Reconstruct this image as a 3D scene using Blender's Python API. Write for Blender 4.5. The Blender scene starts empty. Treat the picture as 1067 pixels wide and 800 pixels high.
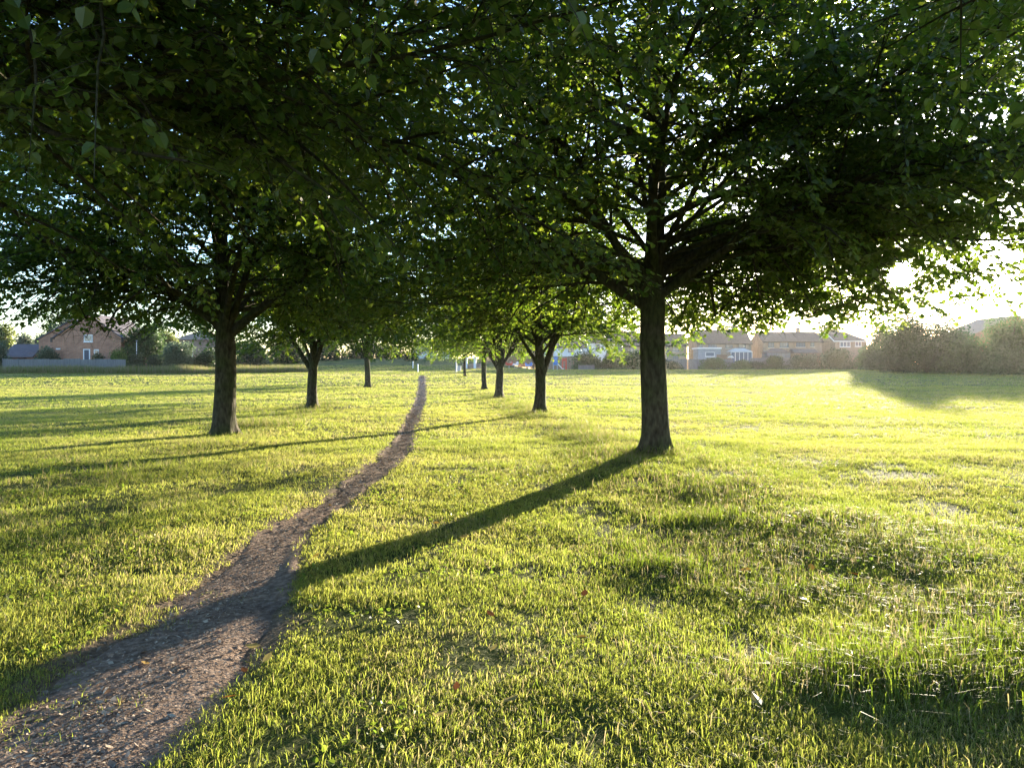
import bpy, math, random
import numpy as np
from mathutils import Vector

random.seed(7)
rng = np.random.default_rng(7)
R = math.radians
scene = bpy.context.scene
COL = scene.collection

# ------------------------------------------------------------------ camera numbers (photo space 1067 x 800)
F, CX, HZ, EYE = 802.0, 533.5, 386.0, 1.5
SUN_AZ = math.atan((938 - CX) / F)                     # to the right of the view axis (+Y)
SUN_EL = math.atan((HZ - 285) / math.hypot(F, 938 - CX))
SUN = np.array([math.sin(SUN_AZ) * math.cos(SUN_EL), math.cos(SUN_AZ) * math.cos(SUN_EL), math.sin(SUN_EL)])


def xat(px, Y):
    return (px - CX) / F * Y


def zat(py, Y):
    return EYE - (py - HZ) / F * Y


# ------------------------------------------------------------------ terrain
def _hash(ix, iy, seed):
    n = (ix.astype(np.int64) * 374761393 + iy.astype(np.int64) * 668265263 + seed * 1442695041) & 0x7FFFFFFF
    n = ((n ^ (n >> 13)) * 1274126177) & 0x7FFFFFFF
    n = n ^ (n >> 16)
    return (n & 0xFFFF) / 65535.0


def vnoise(x, y, wl, seed=0):
    x = np.asarray(x, float) / wl + 1000.37
    y = np.asarray(y, float) / wl + 1000.71
    ix, iy = np.floor(x), np.floor(y)
    fx, fy = x - ix, y - iy
    fx, fy = fx * fx * (3 - 2 * fx), fy * fy * (3 - 2 * fy)
    a, b = _hash(ix, iy, seed), _hash(ix + 1, iy, seed)
    c, d = _hash(ix, iy + 1, seed), _hash(ix + 1, iy + 1, seed)
    return (a * (1 - fx) + b * fx) * (1 - fy) + (c * (1 - fx) + d * fx) * fy


def sstep(a, b, x):
    t = np.clip((np.asarray(x, float) - a) / (b - a), 0, 1)
    return t * t * (3 - 2 * t)


def sp(x):
    return np.logaddexp(0, np.asarray(x, float) / 6.0) * 6.0


def base_z(x, y):
    x = np.asarray(x, float)
    y = np.asarray(y, float)
    z = 0.026 * (sp(y - 50) - sp(y - 114))
    bank = 2.3 * sstep(100, 160, y) * sstep(-75, -55, x) * (1 - sstep(-8, 6, x))
    return z + bank


def ground_hit(px, py):
    Y = np.linspace(1.0, 130, 6000)
    yy = HZ + (EYE - base_z((px - CX) / F * Y, Y)) / Y * F
    i = int(np.argmin(np.where(yy >= py, 1e9 - Y * 0, np.abs(yy - py)))) if (yy < py).any() else len(Y) - 1
    i = int(np.argmax(yy < py)) if (yy < py).any() else len(Y) - 1
    return Y[i]


PATH_PX = [(392, 436.5, 443.0), (400, 436, 443.5), (410, 434, 444.5), (420, 431, 443.5), (432, 425, 439), (445, 417, 434), (455, 412, 431),
           (466, 401, 430), (480, 386, 420), (493, 370, 404), (505, 352, 388), (515, 346, 374), (522, 332, 366), (535, 306, 349), (550, 276, 333),
           (568, 254, 318), (585, 232, 308), (605, 200, 302), (630, 162, 297), (660, 120, 291), (690, 66, 276), (715, 35, 258), (750, -8, 222), (800, -60, 166)]
_pp = []
for py, a, b in PATH_PX:
    Y = ground_hit((a + b) / 2, py)
    _pp.append((Y, xat(a, Y), xat(b, Y)))
_pp.append((1.8, -2.35, -1.35))
_pp.append((-3, -3.0, -1.9))
_pp.append((-12, -3.6, -2.6))
_pp.sort()
_PY = np.array([p[0] for p in _pp])
_PL = np.array([p[1] for p in _pp])
_PR = np.array([p[2] for p in _pp])
PATH_END = _PY[-1]


def path_d(x, y):
    """signed position across the path: <1 inside, measured in half widths; and half width"""
    l, r = np.interp(y, _PY, _PL), np.interp(y, _PY, _PR)
    hw = (r - l) / 2
    d = np.abs(x - (l + r) / 2)
    d = np.where(np.asarray(y) > PATH_END, d + (np.asarray(y) - PATH_END) * 0.3, d)
    return d - hw, hw                                    # metres outside the edge (negative inside)


def gz(x, y):
    x = np.asarray(x, float)
    y = np.asarray(y, float)
    near = 1 - sstep(105, 125, y)
    z = base_z(x, y)
    z = z + near * ((vnoise(x, y, 6.0, 3) - 0.5) * 0.10 + (vnoise(x, y, 2.2, 5) - 0.5) * 0.06 + (vnoise(x, y, 0.7, 9) - 0.5) * 0.025)
    d, hw = path_d(x, y)
    z = z - 0.038 * (1 - sstep(-0.12, 0.06, d)) * (1 - sstep(60, 90, y))
    rr = row_d(x, y, 'R')
    z = z + 0.07 * np.exp(-(rr / 1.1) ** 2) * near
    return z


ROWS = {'R': [(4.4, 1.2), (2.43, 13.1), (0.93, 26.2), (-0.67, 40.1), (-1.86, 52.3), (-4.9, 80)],
        'L': [(-5.4, 5.5), (-6.73, 17.95), (-7.8, 30.1), (-10.9, 58)]}


def row_d(x, y, k):
    p = sorted(ROWS[k], key=lambda q: q[1])
    xs = np.interp(y, [q[1] for q in p], [q[0] for q in p])
    return np.asarray(x) - xs


# ------------------------------------------------------------------ materials
def new_mat(name):
    m = bpy.data.materials.new(name)
    m.use_nodes = True
    nt = m.node_tree
    nt.nodes.clear()
    out = nt.nodes.new('ShaderNodeOutputMaterial')
    return m, nt, out


def N(nt, t, **kw):
    n = nt.nodes.new(t)
    for k, v in kw.items():
        setattr(n, k, v)
    return n


def ramp(nt, fac, stops):
    r = N(nt, 'ShaderNodeValToRGB')
    cr = r.color_ramp
    while len(cr.elements) < len(stops):
        cr.elements.new(0.5)
    for e, (p, c) in zip(cr.elements, stops):
        e.position = p
        e.color = (*c, 1)
    nt.links.new(fac, r.inputs['Fac'])
    return r.outputs['Color']


def noise(nt, scale, detail=4, coord='Object', vec=None, stretch=None):
    if vec is None:
        tc = N(nt, 'ShaderNodeTexCoord')
        vec = tc.outputs[coord]
    if stretch:
        mp = N(nt, 'ShaderNodeMapping')
        mp.inputs['Scale'].default_value = stretch
        nt.links.new(vec, mp.inputs['Vector'])
        vec = mp.outputs['Vector']
    n = N(nt, 'ShaderNodeTexNoise')
    n.inputs['Scale'].default_value = scale
    n.inputs['Detail'].default_value = detail
    nt.links.new(vec, n.inputs['Vector'])
    return n.outputs['Fac']


def simple(name, c1, c2=None, scale=3.0, rough=0.7, bump=0.0, bscale=30.0, metal=0.0, stretch=None, lo=0.3, hi=0.7, spec=0.3):
    m, nt, out = new_mat(name)
    b = N(nt, 'ShaderNodeBsdfPrincipled')
    b.inputs['Roughness'].default_value = rough
    b.inputs['Metallic'].default_value = metal
    b.inputs['Specular IOR Level'].default_value = spec
    if c2:
        nt.links.new(ramp(nt, noise(nt, scale, stretch=stretch), [(lo, c1), (hi, c2)]), b.inputs['Base Color'])
    else:
        b.inputs['Base Color'].default_value = (*c1, 1)
    if bump:
        bm = N(nt, 'ShaderNodeBump')
        bm.inputs['Strength'].default_value = bump
        bm.inputs['Distance'].default_value = 0.02
        nt.links.new(noise(nt, bscale, stretch=stretch), bm.inputs['Height'])
        nt.links.new(bm.outputs['Normal'], b.inputs['Normal'])
    nt.links.new(b.outputs[0], out.inputs['Surface'])
    return m


def leafy(name, refl, trans, t=0.45, gloss=0.25, rough=0.45):
    """refl / trans: lists of colours along the per-leaf random attribute"""
    m, nt, out = new_mat(name)
    at = N(nt, 'ShaderNodeAttribute', attribute_name='rnd')
    n = len(refl)
    pos = [i / max(1, n - 1) for i in range(n)]
    cr = ramp(nt, at.outputs['Fac'], list(zip(pos, refl)))
    ct = ramp(nt, at.outputs['Fac'], list(zip(pos, trans)))
    b = N(nt, 'ShaderNodeBsdfPrincipled')
    b.inputs['Roughness'].default_value = rough
    b.inputs['Specular IOR Level'].default_value = gloss
    nt.links.new(cr, b.inputs['Base Color'])
    tr = N(nt, 'ShaderNodeBsdfTranslucent')
    nt.links.new(ct, tr.inputs['Color'])
    mx = N(nt, 'ShaderNodeMixShader')
    mx.inputs[0].default_value = t
    nt.links.new(b.outputs[0], mx.inputs[1])
    nt.links.new(tr.outputs[0], mx.inputs[2])
    nt.links.new(mx.outputs[0], out.inputs['Surface'])
    return m


def brick_mat(name, c1, c2, mortar, scale=1.0):
    m, nt, out = new_mat(name)
    tc = N(nt, 'ShaderNodeTexCoord')
    # world-sized bricks on any upright face: use x+y across and z up
    sep = N(nt, 'ShaderNodeSeparateXYZ')
    nt.links.new(tc.outputs['Object'], sep.inputs[0])
    add = N(nt, 'ShaderNodeMath', operation='ADD')
    nt.links.new(sep.outputs['X'], add.inputs[0])
    nt.links.new(sep.outputs['Y'], add.inputs[1])
    cmb = N(nt, 'ShaderNodeCombineXYZ')
    nt.links.new(add.outputs[0], cmb.inputs['X'])
    nt.links.new(sep.outputs['Z'], cmb.inputs['Y'])
    br = N(nt, 'ShaderNodeTexBrick')
    br.inputs['Scale'].default_value = scale
    br.inputs['Brick Width'].default_value = 0.45
    br.inputs['Row Height'].default_value = 0.15
    br.inputs['Mortar Size'].default_value = 0.018
    br.inputs['Color1'].default_value = (*c1, 1)
    br.inputs['Color2'].default_value = (*c2, 1)
    br.inputs['Mortar'].default_value = (*mortar, 1)
    nt.links.new(cmb.outputs[0], br.inputs['Vector'])
    mixc = N(nt, 'ShaderNodeMix', data_type='RGBA', blend_type='MULTIPLY')
    mixc.inputs['Factor'].default_value = 0.6
    nt.links.new(br.outputs['Color'], mixc.inputs[6])
    nt.links.new(ramp(nt, noise(nt, 1.3), [(0.3, (0.55, 0.5, 0.5)), (0.7, (1.25, 1.2, 1.15))]), mixc.inputs[7])
    b = N(nt, 'ShaderNodeBsdfPrincipled')
    b.inputs['Roughness'].default_value = 0.9
    nt.links.new(mixc.outputs[2], b.inputs['Base Color'])
    nt.links.new(b.outputs[0], out.inputs['Surface'])
    return m


def tile_mat(name, c1, c2):
    m, nt, out = new_mat(name)
    tc = N(nt, 'ShaderNodeTexCoord')
    wv = N(nt, 'ShaderNodeTexWave', wave_type='BANDS', bands_direction='Z')
    wv.inputs['Scale'].default_value = 1.6
    wv.inputs['Distortion'].default_value = 0.4
    nt.links.new(tc.outputs['Object'], wv.inputs['Vector'])
    mixf = N(nt, 'ShaderNodeMath', operation='MULTIPLY_ADD')
    mixf.inputs[1].default_value = 0.25
    nt.links.new(wv.outputs['Fac'], mixf.inputs[0])
    nt.links.new(noise(nt, 2.5, 6), mixf.inputs[2])
    b = N(nt, 'ShaderNodeBsdfPrincipled')
    b.inputs['Roughness'].default_value = 0.85
    nt.links.new(ramp(nt, mixf.outputs[0], [(0.35, c1), (0.85, c2)]), b.inputs['Base Color'])
    nt.links.new(b.outputs[0], out.inputs['Surface'])
    return m


def glass_mat():
    m, nt, out = new_mat('window_glass')
    b = N(nt, 'ShaderNodeBsdfPrincipled')
    b.inputs['Base Color'].default_value = (0.12, 0.15, 0.20, 1)
    b.inputs['Roughness'].default_value = 0.06
    b.inputs['Specular IOR Level'].default_value = 1.0
    nt.links.new(b.outputs[0], out.inputs['Surface'])
    return m


def bark_mat():
    m, nt, out = new_mat('bark')
    b = N(nt, 'ShaderNodeBsdfPrincipled')
    b.inputs['Roughness'].default_value = 0.9
    b.inputs['Specular IOR Level'].default_value = 0.15
    f1 = noise(nt, 7.0, 9, stretch=(2.6, 2.6, 1.0))
    f2 = noise(nt, 2.0, 3)
    mx = N(nt, 'ShaderNodeMix', data_type='RGBA')
    nt.links.new(ramp(nt, f2, [(0.42, (0, 0, 0)), (0.62, (1, 1, 1))]), mx.inputs['Factor'])
    nt.links.new(ramp(nt, f1, [(0.3, (0.028, 0.022, 0.014)), (0.5, (0.062, 0.052, 0.034)), (0.75, (0.105, 0.09, 0.062))]), mx.inputs[6])
    nt.links.new(ramp(nt, f1, [(0.3, (0.026, 0.028, 0.012)), (0.7, (0.080, 0.085, 0.034))]), mx.inputs[7])
    nt.links.new(mx.outputs[2], b.inputs['Base Color'])
    bm = N(nt, 'ShaderNodeBump')
    bm.inputs['Strength'].default_value = 0.9
    bm.inputs['Distance'].default_value = 0.03
    nt.links.new(f1, bm.inputs['Height'])
    nt.links.new(bm.outputs['Normal'], b.inputs['Normal'])
    nt.links.new(b.outputs[0], out.inputs['Surface'])
    return m


M = {}
M['bark'] = bark_mat()
M['leaf'] = leafy('tree_leaf', [(0.022, 0.047, 0.017), (0.029, 0.058, 0.018), (0.040, 0.068, 0.022)],
                  [(0.16, 0.29, 0.018), (0.23, 0.36, 0.026), (0.34, 0.43, 0.045)], 0.40, 0.45, 0.38)
M['grass'] = leafy('grass_blade', [(0.062, 0.108, 0.024), (0.085, 0.125, 0.030), (0.12, 0.135, 0.042), (0.30, 0.25, 0.13)],
                   [(0.30, 0.42, 0.045), (0.43, 0.50, 0.075), (0.56, 0.54, 0.12), (0.62, 0.52, 0.26)], 0.5, 0.15, 0.55)
M['weed'] = leafy('clover_leaf', [(0.05, 0.095, 0.022), (0.07, 0.115, 0.026), (0.085, 0.12, 0.03)], [(0.22, 0.36, 0.03), (0.32, 0.44, 0.04), (0.42, 0.48, 0.06)], 0.42, 0.2, 0.5)
M['long'] = leafy('long_grass_blade', [(0.05, 0.085, 0.02), (0.075, 0.11, 0.025), (0.17, 0.145, 0.075), (0.26, 0.215, 0.13)],
                  [(0.20, 0.30, 0.02), (0.30, 0.38, 0.04), (0.42, 0.36, 0.14), (0.45, 0.37, 0.2)], 0.45, 0.15, 0.55)
M['dry'] = leafy('fallen_leaf_yellow', [(0.30, 0.20, 0.06), (0.18, 0.10, 0.05), (0.30, 0.25, 0.10)],
                 [(0.40, 0.25, 0.04), (0.3, 0.1, 0.02), (0.4, 0.32, 0.1)], 0.35)
M['chip'] = leafy('dry_debris', [(0.16, 0.12, 0.10), (0.32, 0.25, 0.20), (0.52, 0.43, 0.34)],
                  [(0.1, 0.06, 0.04), (0.2, 0.13, 0.08), (0.3, 0.22, 0.12)], 0.12)
for key, c in {'dark': (0.030, 0.050, 0.018), 'mid': (0.045, 0.075, 0.024), 'yellow': (0.11, 0.13, 0.032), 'grey': (0.070, 0.095, 0.055),
               'lime': (0.085, 0.13, 0.024), 'dim': (0.034, 0.052, 0.026)}.items():
    M['bush_' + key] = leafy('foliage_' + key, [tuple(v * 0.7 for v in c), c, tuple(v * 1.35 for v in c)],
                             [tuple(v * 2.2 for v in c), tuple(v * 3.0 for v in c), tuple(v * 3.6 for v in c)], 0.35, 0.2)
M['brick'] = brick_mat('red_brick', (0.45, 0.20, 0.11), (0.33, 0.14, 0.08), (0.30, 0.24, 0.19))
M['buff'] = brick_mat('buff_brick', (0.33, 0.27, 0.20), (0.27, 0.215, 0.16), (0.33, 0.30, 0.26))
M['tan'] = brick_mat('tan_brick', (0.31, 0.215, 0.155), (0.25, 0.17, 0.125), (0.30, 0.26, 0.22))
M['render'] = simple('white_render', (0.62, 0.64, 0.68), (0.74, 0.75, 0.77), 1.0, 0.85)
M['roof'] = tile_mat('brown_tiles', (0.085, 0.055, 0.045), (0.17, 0.115, 0.09))
M['roof_grey'] = tile_mat('purple_grey_tiles', (0.065, 0.055, 0.065), (0.12, 0.10, 0.115))
M['roof_tan'] = tile_mat('tan_tiles', (0.22, 0.15, 0.11), (0.32, 0.23, 0.17))
M['white'] = simple('white_paint', (0.78, 0.78, 0.78), (0.70, 0.70, 0.70), 4, 0.45)
M['darkframe'] = simple('dark_blue_frame', (0.05, 0.06, 0.09), (0.07, 0.08, 0.11), 4, 0.5)
M['barge'] = simple('dark_timber', (0.035, 0.028, 0.025), (0.06, 0.05, 0.045), 4, 0.7)
M['glass'] = glass_mat()
M['fence'] = simple('weathered_timber', (0.12, 0.122, 0.125), (0.20, 0.20, 0.20), 1.5, 0.9, stretch=(6, 6, 0.6))
M['fence_brown'] = simple('brown_timber', (0.16, 0.10, 0.06), (0.24, 0.16, 0.10), 1.5, 0.9, stretch=(6, 6, 0.6))
M['stone'] = simple('pale_block', (0.50, 0.46, 0.40), (0.62, 0.58, 0.52), 3, 0.9)
M['grey'] = simple('grey_metal', (0.28, 0.30, 0.32), (0.38, 0.40, 0.42), 3, 0.5, metal=0.3)
M['slate'] = simple('blue_grey_cladding', (0.22, 0.25, 0.29), (0.30, 0.33, 0.37), 2, 0.6)
M['red'] = simple('red_paint', (0.50, 0.05, 0.035), (0.58, 0.08, 0.05), 3, 0.45)
M['blue'] = simple('blue_paint', (0.05, 0.17, 0.50), (0.07, 0.22, 0.56), 3, 0.45)
M['yellowp'] = simple('yellow_paint', (0.6, 0.42, 0.06), (0.65, 0.47, 0.08), 3, 0.45)
M['car'] = simple('white_car_paint', (0.75, 0.76, 0.78), None, 3, 0.25, spec=0.6)
M['rubber'] = simple('tyre_rubber', (0.02, 0.02, 0.02), None, 3, 0.8)
M['skin'] = simple('skin', (0.45, 0.27, 0.2), None, 3, 0.6)


def ground_mat():
    m, nt, out = new_mat('turf_ground')
    b = N(nt, 'ShaderNodeBsdfPrincipled')
    b.inputs['Roughness'].default_value = 0.95
    b.inputs['Specular IOR Level'].default_value = 0.1
    f1, f2 = noise(nt, 9.0, 8), noise(nt, 0.35, 5)
    c1 = ramp(nt, f1, [(0.3, (0.024, 0.034, 0.010)), (0.5, (0.050, 0.070, 0.016)), (0.72, (0.085, 0.085, 0.030))])
    c2 = ramp(nt, f1, [(0.3, (0.06, 0.075, 0.015)), (0.7, (0.13, 0.145, 0.03))])
    mx = N(nt, 'ShaderNodeMix', data_type='RGBA')
    nt.links.new(ramp(nt, f2, [(0.4, (0, 0, 0)), (0.6, (1, 1, 1))]), mx.inputs['Factor'])
    nt.links.new(c1, mx.inputs[6])
    nt.links.new(c2, mx.inputs[7])
    at = N(nt, 'ShaderNodeAttribute', attribute_name='rnd')
    mw = N(nt, 'ShaderNodeMix', data_type='RGBA')
    nt.links.new(at.outputs['Fac'], mw.inputs['Factor'])
    nt.links.new(mx.outputs[2], mw.inputs[6])
    nt.links.new(ramp(nt, noise(nt, 30.0, 8), [(0.3, (0.09, 0.062, 0.045)), (0.7, (0.24, 0.175, 0.125))]), mw.inputs[7])
    nt.links.new(mw.outputs[2], b.inputs['Base Color'])
    bm = N(nt, 'ShaderNodeBump')
    bm.inputs['Strength'].default_value = 0.8
    bm.inputs['Distance'].default_value = 0.04
    nt.links.new(noise(nt, 22, 6), bm.inputs['Height'])
    nt.links.new(bm.outputs['Normal'], b.inputs['Normal'])
    nt.links.new(b.outputs[0], out.inputs['Surface'])
    return m


def dirt_mat():
    m, nt, out = new_mat('trodden_dirt')
    b = N(nt, 'ShaderNodeBsdfPrincipled')
    b.inputs['Roughness'].default_value = 0.95
    b.inputs['Specular IOR Level'].default_value = 0.1
    f1, f2 = noise(nt, 24.0, 10), noise(nt, 1.7, 6)
    c1 = ramp(nt, f1, [(0.3, (0.135, 0.096, 0.074)), (0.5, (0.25, 0.184, 0.144)), (0.72, (0.42, 0.33, 0.265))])
    mx = N(nt, 'ShaderNodeMix', data_type='RGBA', blend_type='MULTIPLY')
    mx.inputs['Factor'].default_value = 1
    nt.links.new(c1, mx.inputs[6])
    nt.links.new(ramp(nt, f2, [(0.35, (0.7, 0.68, 0.7)), (0.65, (1.15, 1.1, 1.05))]), mx.inputs[7])
    nt.links.new(mx.outputs[2], b.inputs['Base Color'])
    bm = N(nt, 'ShaderNodeBump')
    bm.inputs['Strength'].default_value = 0.9
    bm.inputs['Distance'].default_value = 0.015
    nt.links.new(noise(nt, 55, 8), bm.inputs['Height'])
    nt.links.new(bm.outputs['Normal'], b.inputs['Normal'])
    nt.links.new(b.outputs[0], out.inputs['Surface'])
    return m


M['ground'] = ground_mat()
M['dirt'] = dirt_mat()


# ------------------------------------------------------------------ object helpers
def np_mesh(name, V, Fc, mat, parent=None, rnd=None, smooth=False, mats=None):
    """V (n,3), Fc (m,k) uniform faces; optional per-vertex rnd attribute"""
    me = bpy.data.meshes.new(name)
    V = np.ascontiguousarray(V, np.float32)
    Fc = np.ascontiguousarray(Fc, np.int32)
    m, k = Fc.shape
    me.vertices.add(len(V))
    me.vertices.foreach_set('co', V.ravel())
    me.loops.add(m * k)
    me.loops.foreach_set('vertex_index', Fc.ravel())
    me.polygons.add(m)
    me.polygons.foreach_set('loop_start', np.arange(0, m * k, k, dtype=np.int32))
    me.polygons.foreach_set('use_smooth', np.full(m, smooth, bool))
    if rnd is not None:
        a = me.attributes.new('rnd', 'FLOAT', 'POINT')
        a.data.foreach_set('value', np.ascontiguousarray(rnd, np.float32))
    me.update(calc_edges=True)
    me.materials.append(mat)
    o = bpy.data.objects.new(name, me)
    COL.objects.link(o)
    if parent is not None:
        o.parent = parent
    return o


class MB:
    """collects polygons of any size, built as one mesh object"""

    def __init__(s):
        s.v, s.f = [], []

    def poly(s, pts):
        b = len(s.v)
        s.v += [tuple(map(float, p)) for p in pts]
        s.f.append(tuple(range(b, b + len(pts))))

    def box(s, x0, x1, y0, y1, z0, z1):
        b = len(s.v)
        s.v += [(x, y, z) for z in (z0, z1) for y in (y0, y1) for x in (x0, x1)]
        for q in ((0, 2, 3, 1), (4, 5, 7, 6), (0, 1, 5, 4), (2, 6, 7, 3), (0, 4, 6, 2), (1, 3, 7, 5)):
            s.f.append(tuple(b + i for i in q))

    def prism(s, prof, axis, a0, a1):
        """profile of 2D points extruded along axis 'x' or 'y' from a0 to a1 (other coords: (u, z))"""
        n = len(prof)
        b = len(s.v)
        for a in (a0, a1):
            for u, z in prof:
                s.v.append((a, u, z) if axis == 'x' else (u, a, z))
        s.f.append(tuple(b + i for i in range(n)))
        s.f.append(tuple(b + n + i for i in reversed(range(n))))
        for i in range(n):
            j = (i + 1) % n
            s.f.append((b + i, b + n + i, b + n + j, b + j))

    def tube(s, pts, radii, sides=8, cap=True):
        b = len(s.v)
        pts = [Vector(p) for p in pts]
        for i, p in enumerate(pts):
            d = (pts[min(i + 1, len(pts) - 1)] - pts[max(i - 1, 0)]).normalized()
            u = d.orthogonal().normalized() if i == 0 else (u - d * u.dot(d)).normalized()
            w = d.cross(u)
            for k in range(sides):
                a = 2 * math.pi * k / sides
                q = p + (u * math.cos(a) + w * math.sin(a)) * radii[i]
                s.v.append(tuple(q))
        for i in range(len(pts) - 1):
            for k in range(sides):
                k2 = (k + 1) % sides
                s.f.append((b + i * sides + k, b + i * sides + k2, b + (i + 1) * sides + k2, b + (i + 1) * sides + k))
        if cap:
            s.f.append(tuple(b + k for k in reversed(range(sides))))
            e = b + (len(pts) - 1) * sides
            s.f.append(tuple(e + k for k in range(sides)))

    def build(s, name, mat, parent=None, smooth=False, bevel=0.0):
        me = bpy.data.meshes.new(name)
        me.from_pydata(s.v, [], s.f)
        me.update()
        if smooth:
            me.polygons.foreach_set('use_smooth', np.full(len(me.polygons), True))
        me.materials.append(mat)
        o = bpy.data.objects.new(name, me)
        COL.objects.link(o)
        if parent is not None:
            o.parent = parent
        if bevel:
            bv = o.modifiers.new('bevel', 'BEVEL')
            bv.width = bevel
            bv.segments = 2
            bv.limit_method = 'ANGLE'
        return o


def thing(name, label, cat, loc=(0, 0, 0), rz=0.0, group=None):
    o = bpy.data.objects.new(name, None)
    o.empty_display_size = 0.3
    COL.objects.link(o)
    o.location = [float(v) for v in loc]
    o.rotation_euler = (0, 0, rz)
    tag(o, label, cat, group)
    return o


def tag(o, label=None, cat=None, group=None, kind=None):
    if label: o['label'] = label
    if cat: o['category'] = cat
    if group: o['group'] = group
    if kind: o['kind'] = kind
    return o


def copy_thing(o, label, loc, rz=0.0, s=1.0, group=None):
    c = o.copy()
    COL.objects.link(c)
    c.location = [float(v) for v in loc]
    c.rotation_euler = (0, 0, rz)
    c.scale = (s, s, s)
    c['label'] = label
    if group: c['group'] = group
    for ch in list(o.children):
        d = ch.copy()
        COL.objects.link(d)
        d.parent = c
        for g in list(ch.children):
            e = g.copy()
            COL.objects.link(e)
            e.parent = d
    return c


# ------------------------------------------------------------------ ground and path
def graded(stops):
    out = []
    for a, b, st in stops:
        out += list(np.arange(a, b, st))
    out.append(stops[-1][1])
    return np.array(out)


def build_ground():
    ys = graded([(-60, -8, 4), (-8, 2, 0.6), (2, 16, 0.12), (16, 34, 0.3), (34, 80, 0.8), (80, 180, 2.5), (180, 400, 20), (400, 2400, 200)])
    xs = graded([(-1800, -300, 150), (-300, -60, 12), (-60, -16, 1.5), (-16, -5, 0.35), (-5, 6, 0.12), (6, 18, 0.35), (18, 60, 1.5), (60, 300, 12), (300, 1800, 150)])
    X, Y = np.meshgrid(xs, ys)
    Z = gz(X, Y)
    V = np.stack([X, Y, Z], -1).reshape(-1, 3)
    ny, nx = X.shape
    i = np.arange(ny * nx).reshape(ny, nx)
    Fc = np.stack([i[:-1, :-1], i[:-1, 1:], i[1:, 1:], i[1:, :-1]], -1).reshape(-1, 4)
    d, _ = path_d(V[:, 0], V[:, 1])
    worn = (1 - sstep(-0.02, 0.16, d + (vnoise(V[:, 0], V[:, 1], 0.3, 53) - 0.5) * 0.15)) * (V[:, 1] < PATH_END + 4)
    tag(np_mesh('ground', V, Fc, M['ground'], rnd=worn, smooth=True), kind='structure')
    # path strip, a few mm over the ground it is worn into
    ys = graded([(-12, 2, 0.5), (2, 16, 0.10), (16, 40, 0.3), (40, PATH_END, 1.0)])
    n = 17
    l, r = np.interp(ys, _PY, _PL), np.interp(ys, _PY, _PR)
    wob = lambda s: (vnoise(ys, ys * 0 + s, 0.9, 40 + s) - 0.5) * 0.22 + (vnoise(ys, ys * 0 + s, 0.21, 60 + s) - 0.5) * 0.12
    l, r = l + wob(1) * np.minimum(1, (r - l) / 0.8), r + wob(2) * 0.8 * np.minimum(1, (r - l) / 0.8)
    t = np.linspace(0, 1, n)
    X = l[:, None] + (r - l)[:, None] * t[None]
    Y = np.repeat(ys[:, None], n, 1)
    Z = gz(X, Y) + 0.022 - 0.03 * np.abs(2 * t - 1)[None] ** 6 + (vnoise(X, Y, 0.22, 77) - 0.5) * 0.010
    V = np.stack([X, Y, Z], -1).reshape(-1, 3)
    i = np.arange(len(ys) * n).reshape(len(ys), n)
    Fc = np.stack([i[:-1, :-1], i[:-1, 1:], i[1:, 1:], i[1:, :-1]], -1).reshape(-1, 4)
    tag(np_mesh('path', V, Fc, M['dirt'], smooth=True), kind='structure')


# ------------------------------------------------------------------ grass
def blades(x, y, length, width, lean, rnd, segs=2, zoff=0.0, arch=0.5):
    """build blades as triangles; all arrays of one size"""
    n = len(x)
    az = rng.uniform(0, 2 * np.pi, n)                    # facing
    la = rng.uniform(0, 2 * np.pi, n)                    # lean direction
    z = gz(x, y) - 0.004 + zoff
    P = np.stack([x, y, z], -1)
    side = np.stack([np.cos(az), np.sin(az), np.zeros(n)], -1) * (width / 2)[:, None]
    ld = np.stack([np.cos(la), np.sin(la), np.zeros(n)], -1)
    up = np.array([0, 0, 1.0])
    h = (length * np.cos(lean))[:, None]
    s = (length * np.sin(lean))[:, None]
    tip = P + up * h * (1 - 0.25 * arch) + ld * s * (1 + 0.35 * arch)
    if segs == 1:
        V = np.stack([P - side, P + side, tip], 1)
        Fc = np.arange(n * 3).reshape(n, 3)
        return V.reshape(-1, 3), Fc, np.repeat(rnd, 3)
    mid = P + up * h * 0.62 + ld * s * 0.35
    V = np.stack([P - side * 0.8, P + side * 0.8, mid - side, mid + side, tip], 1)
    b = (np.arange(n) * 5)[:, None]
    Fc = np.concatenate([b + [0, 1, 3], b + [0, 3, 2], b + [2, 3, 4]], 1).reshape(-1, 3)
    return V.reshape(-1, 3), Fc, np.repeat(rnd, 5)


def join(parts):
    V, Fc, Q, o = [], [], [], 0
    for v, f, q in parts:
        V.append(v)
        Fc.append(f + o)
        Q.append(q)
        o += len(v)
    return np.concatenate(V), np.concatenate(Fc), np.concatenate(Q)


def scatter(y0, y1, dens, margin=1.6, xlim=None):
    """random points over the visible wedge of the field, density in 1/m2"""
    half = 0.69 * y1 + margin
    area = 2 * half * (y1 - y0)
    n = int(area * dens)
    x, y = rng.uniform(-half, half, n), rng.uniform(y0, y1, n)
    k = np.abs(x) < 0.69 * y + margin
    return x[k], y[k]


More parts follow.
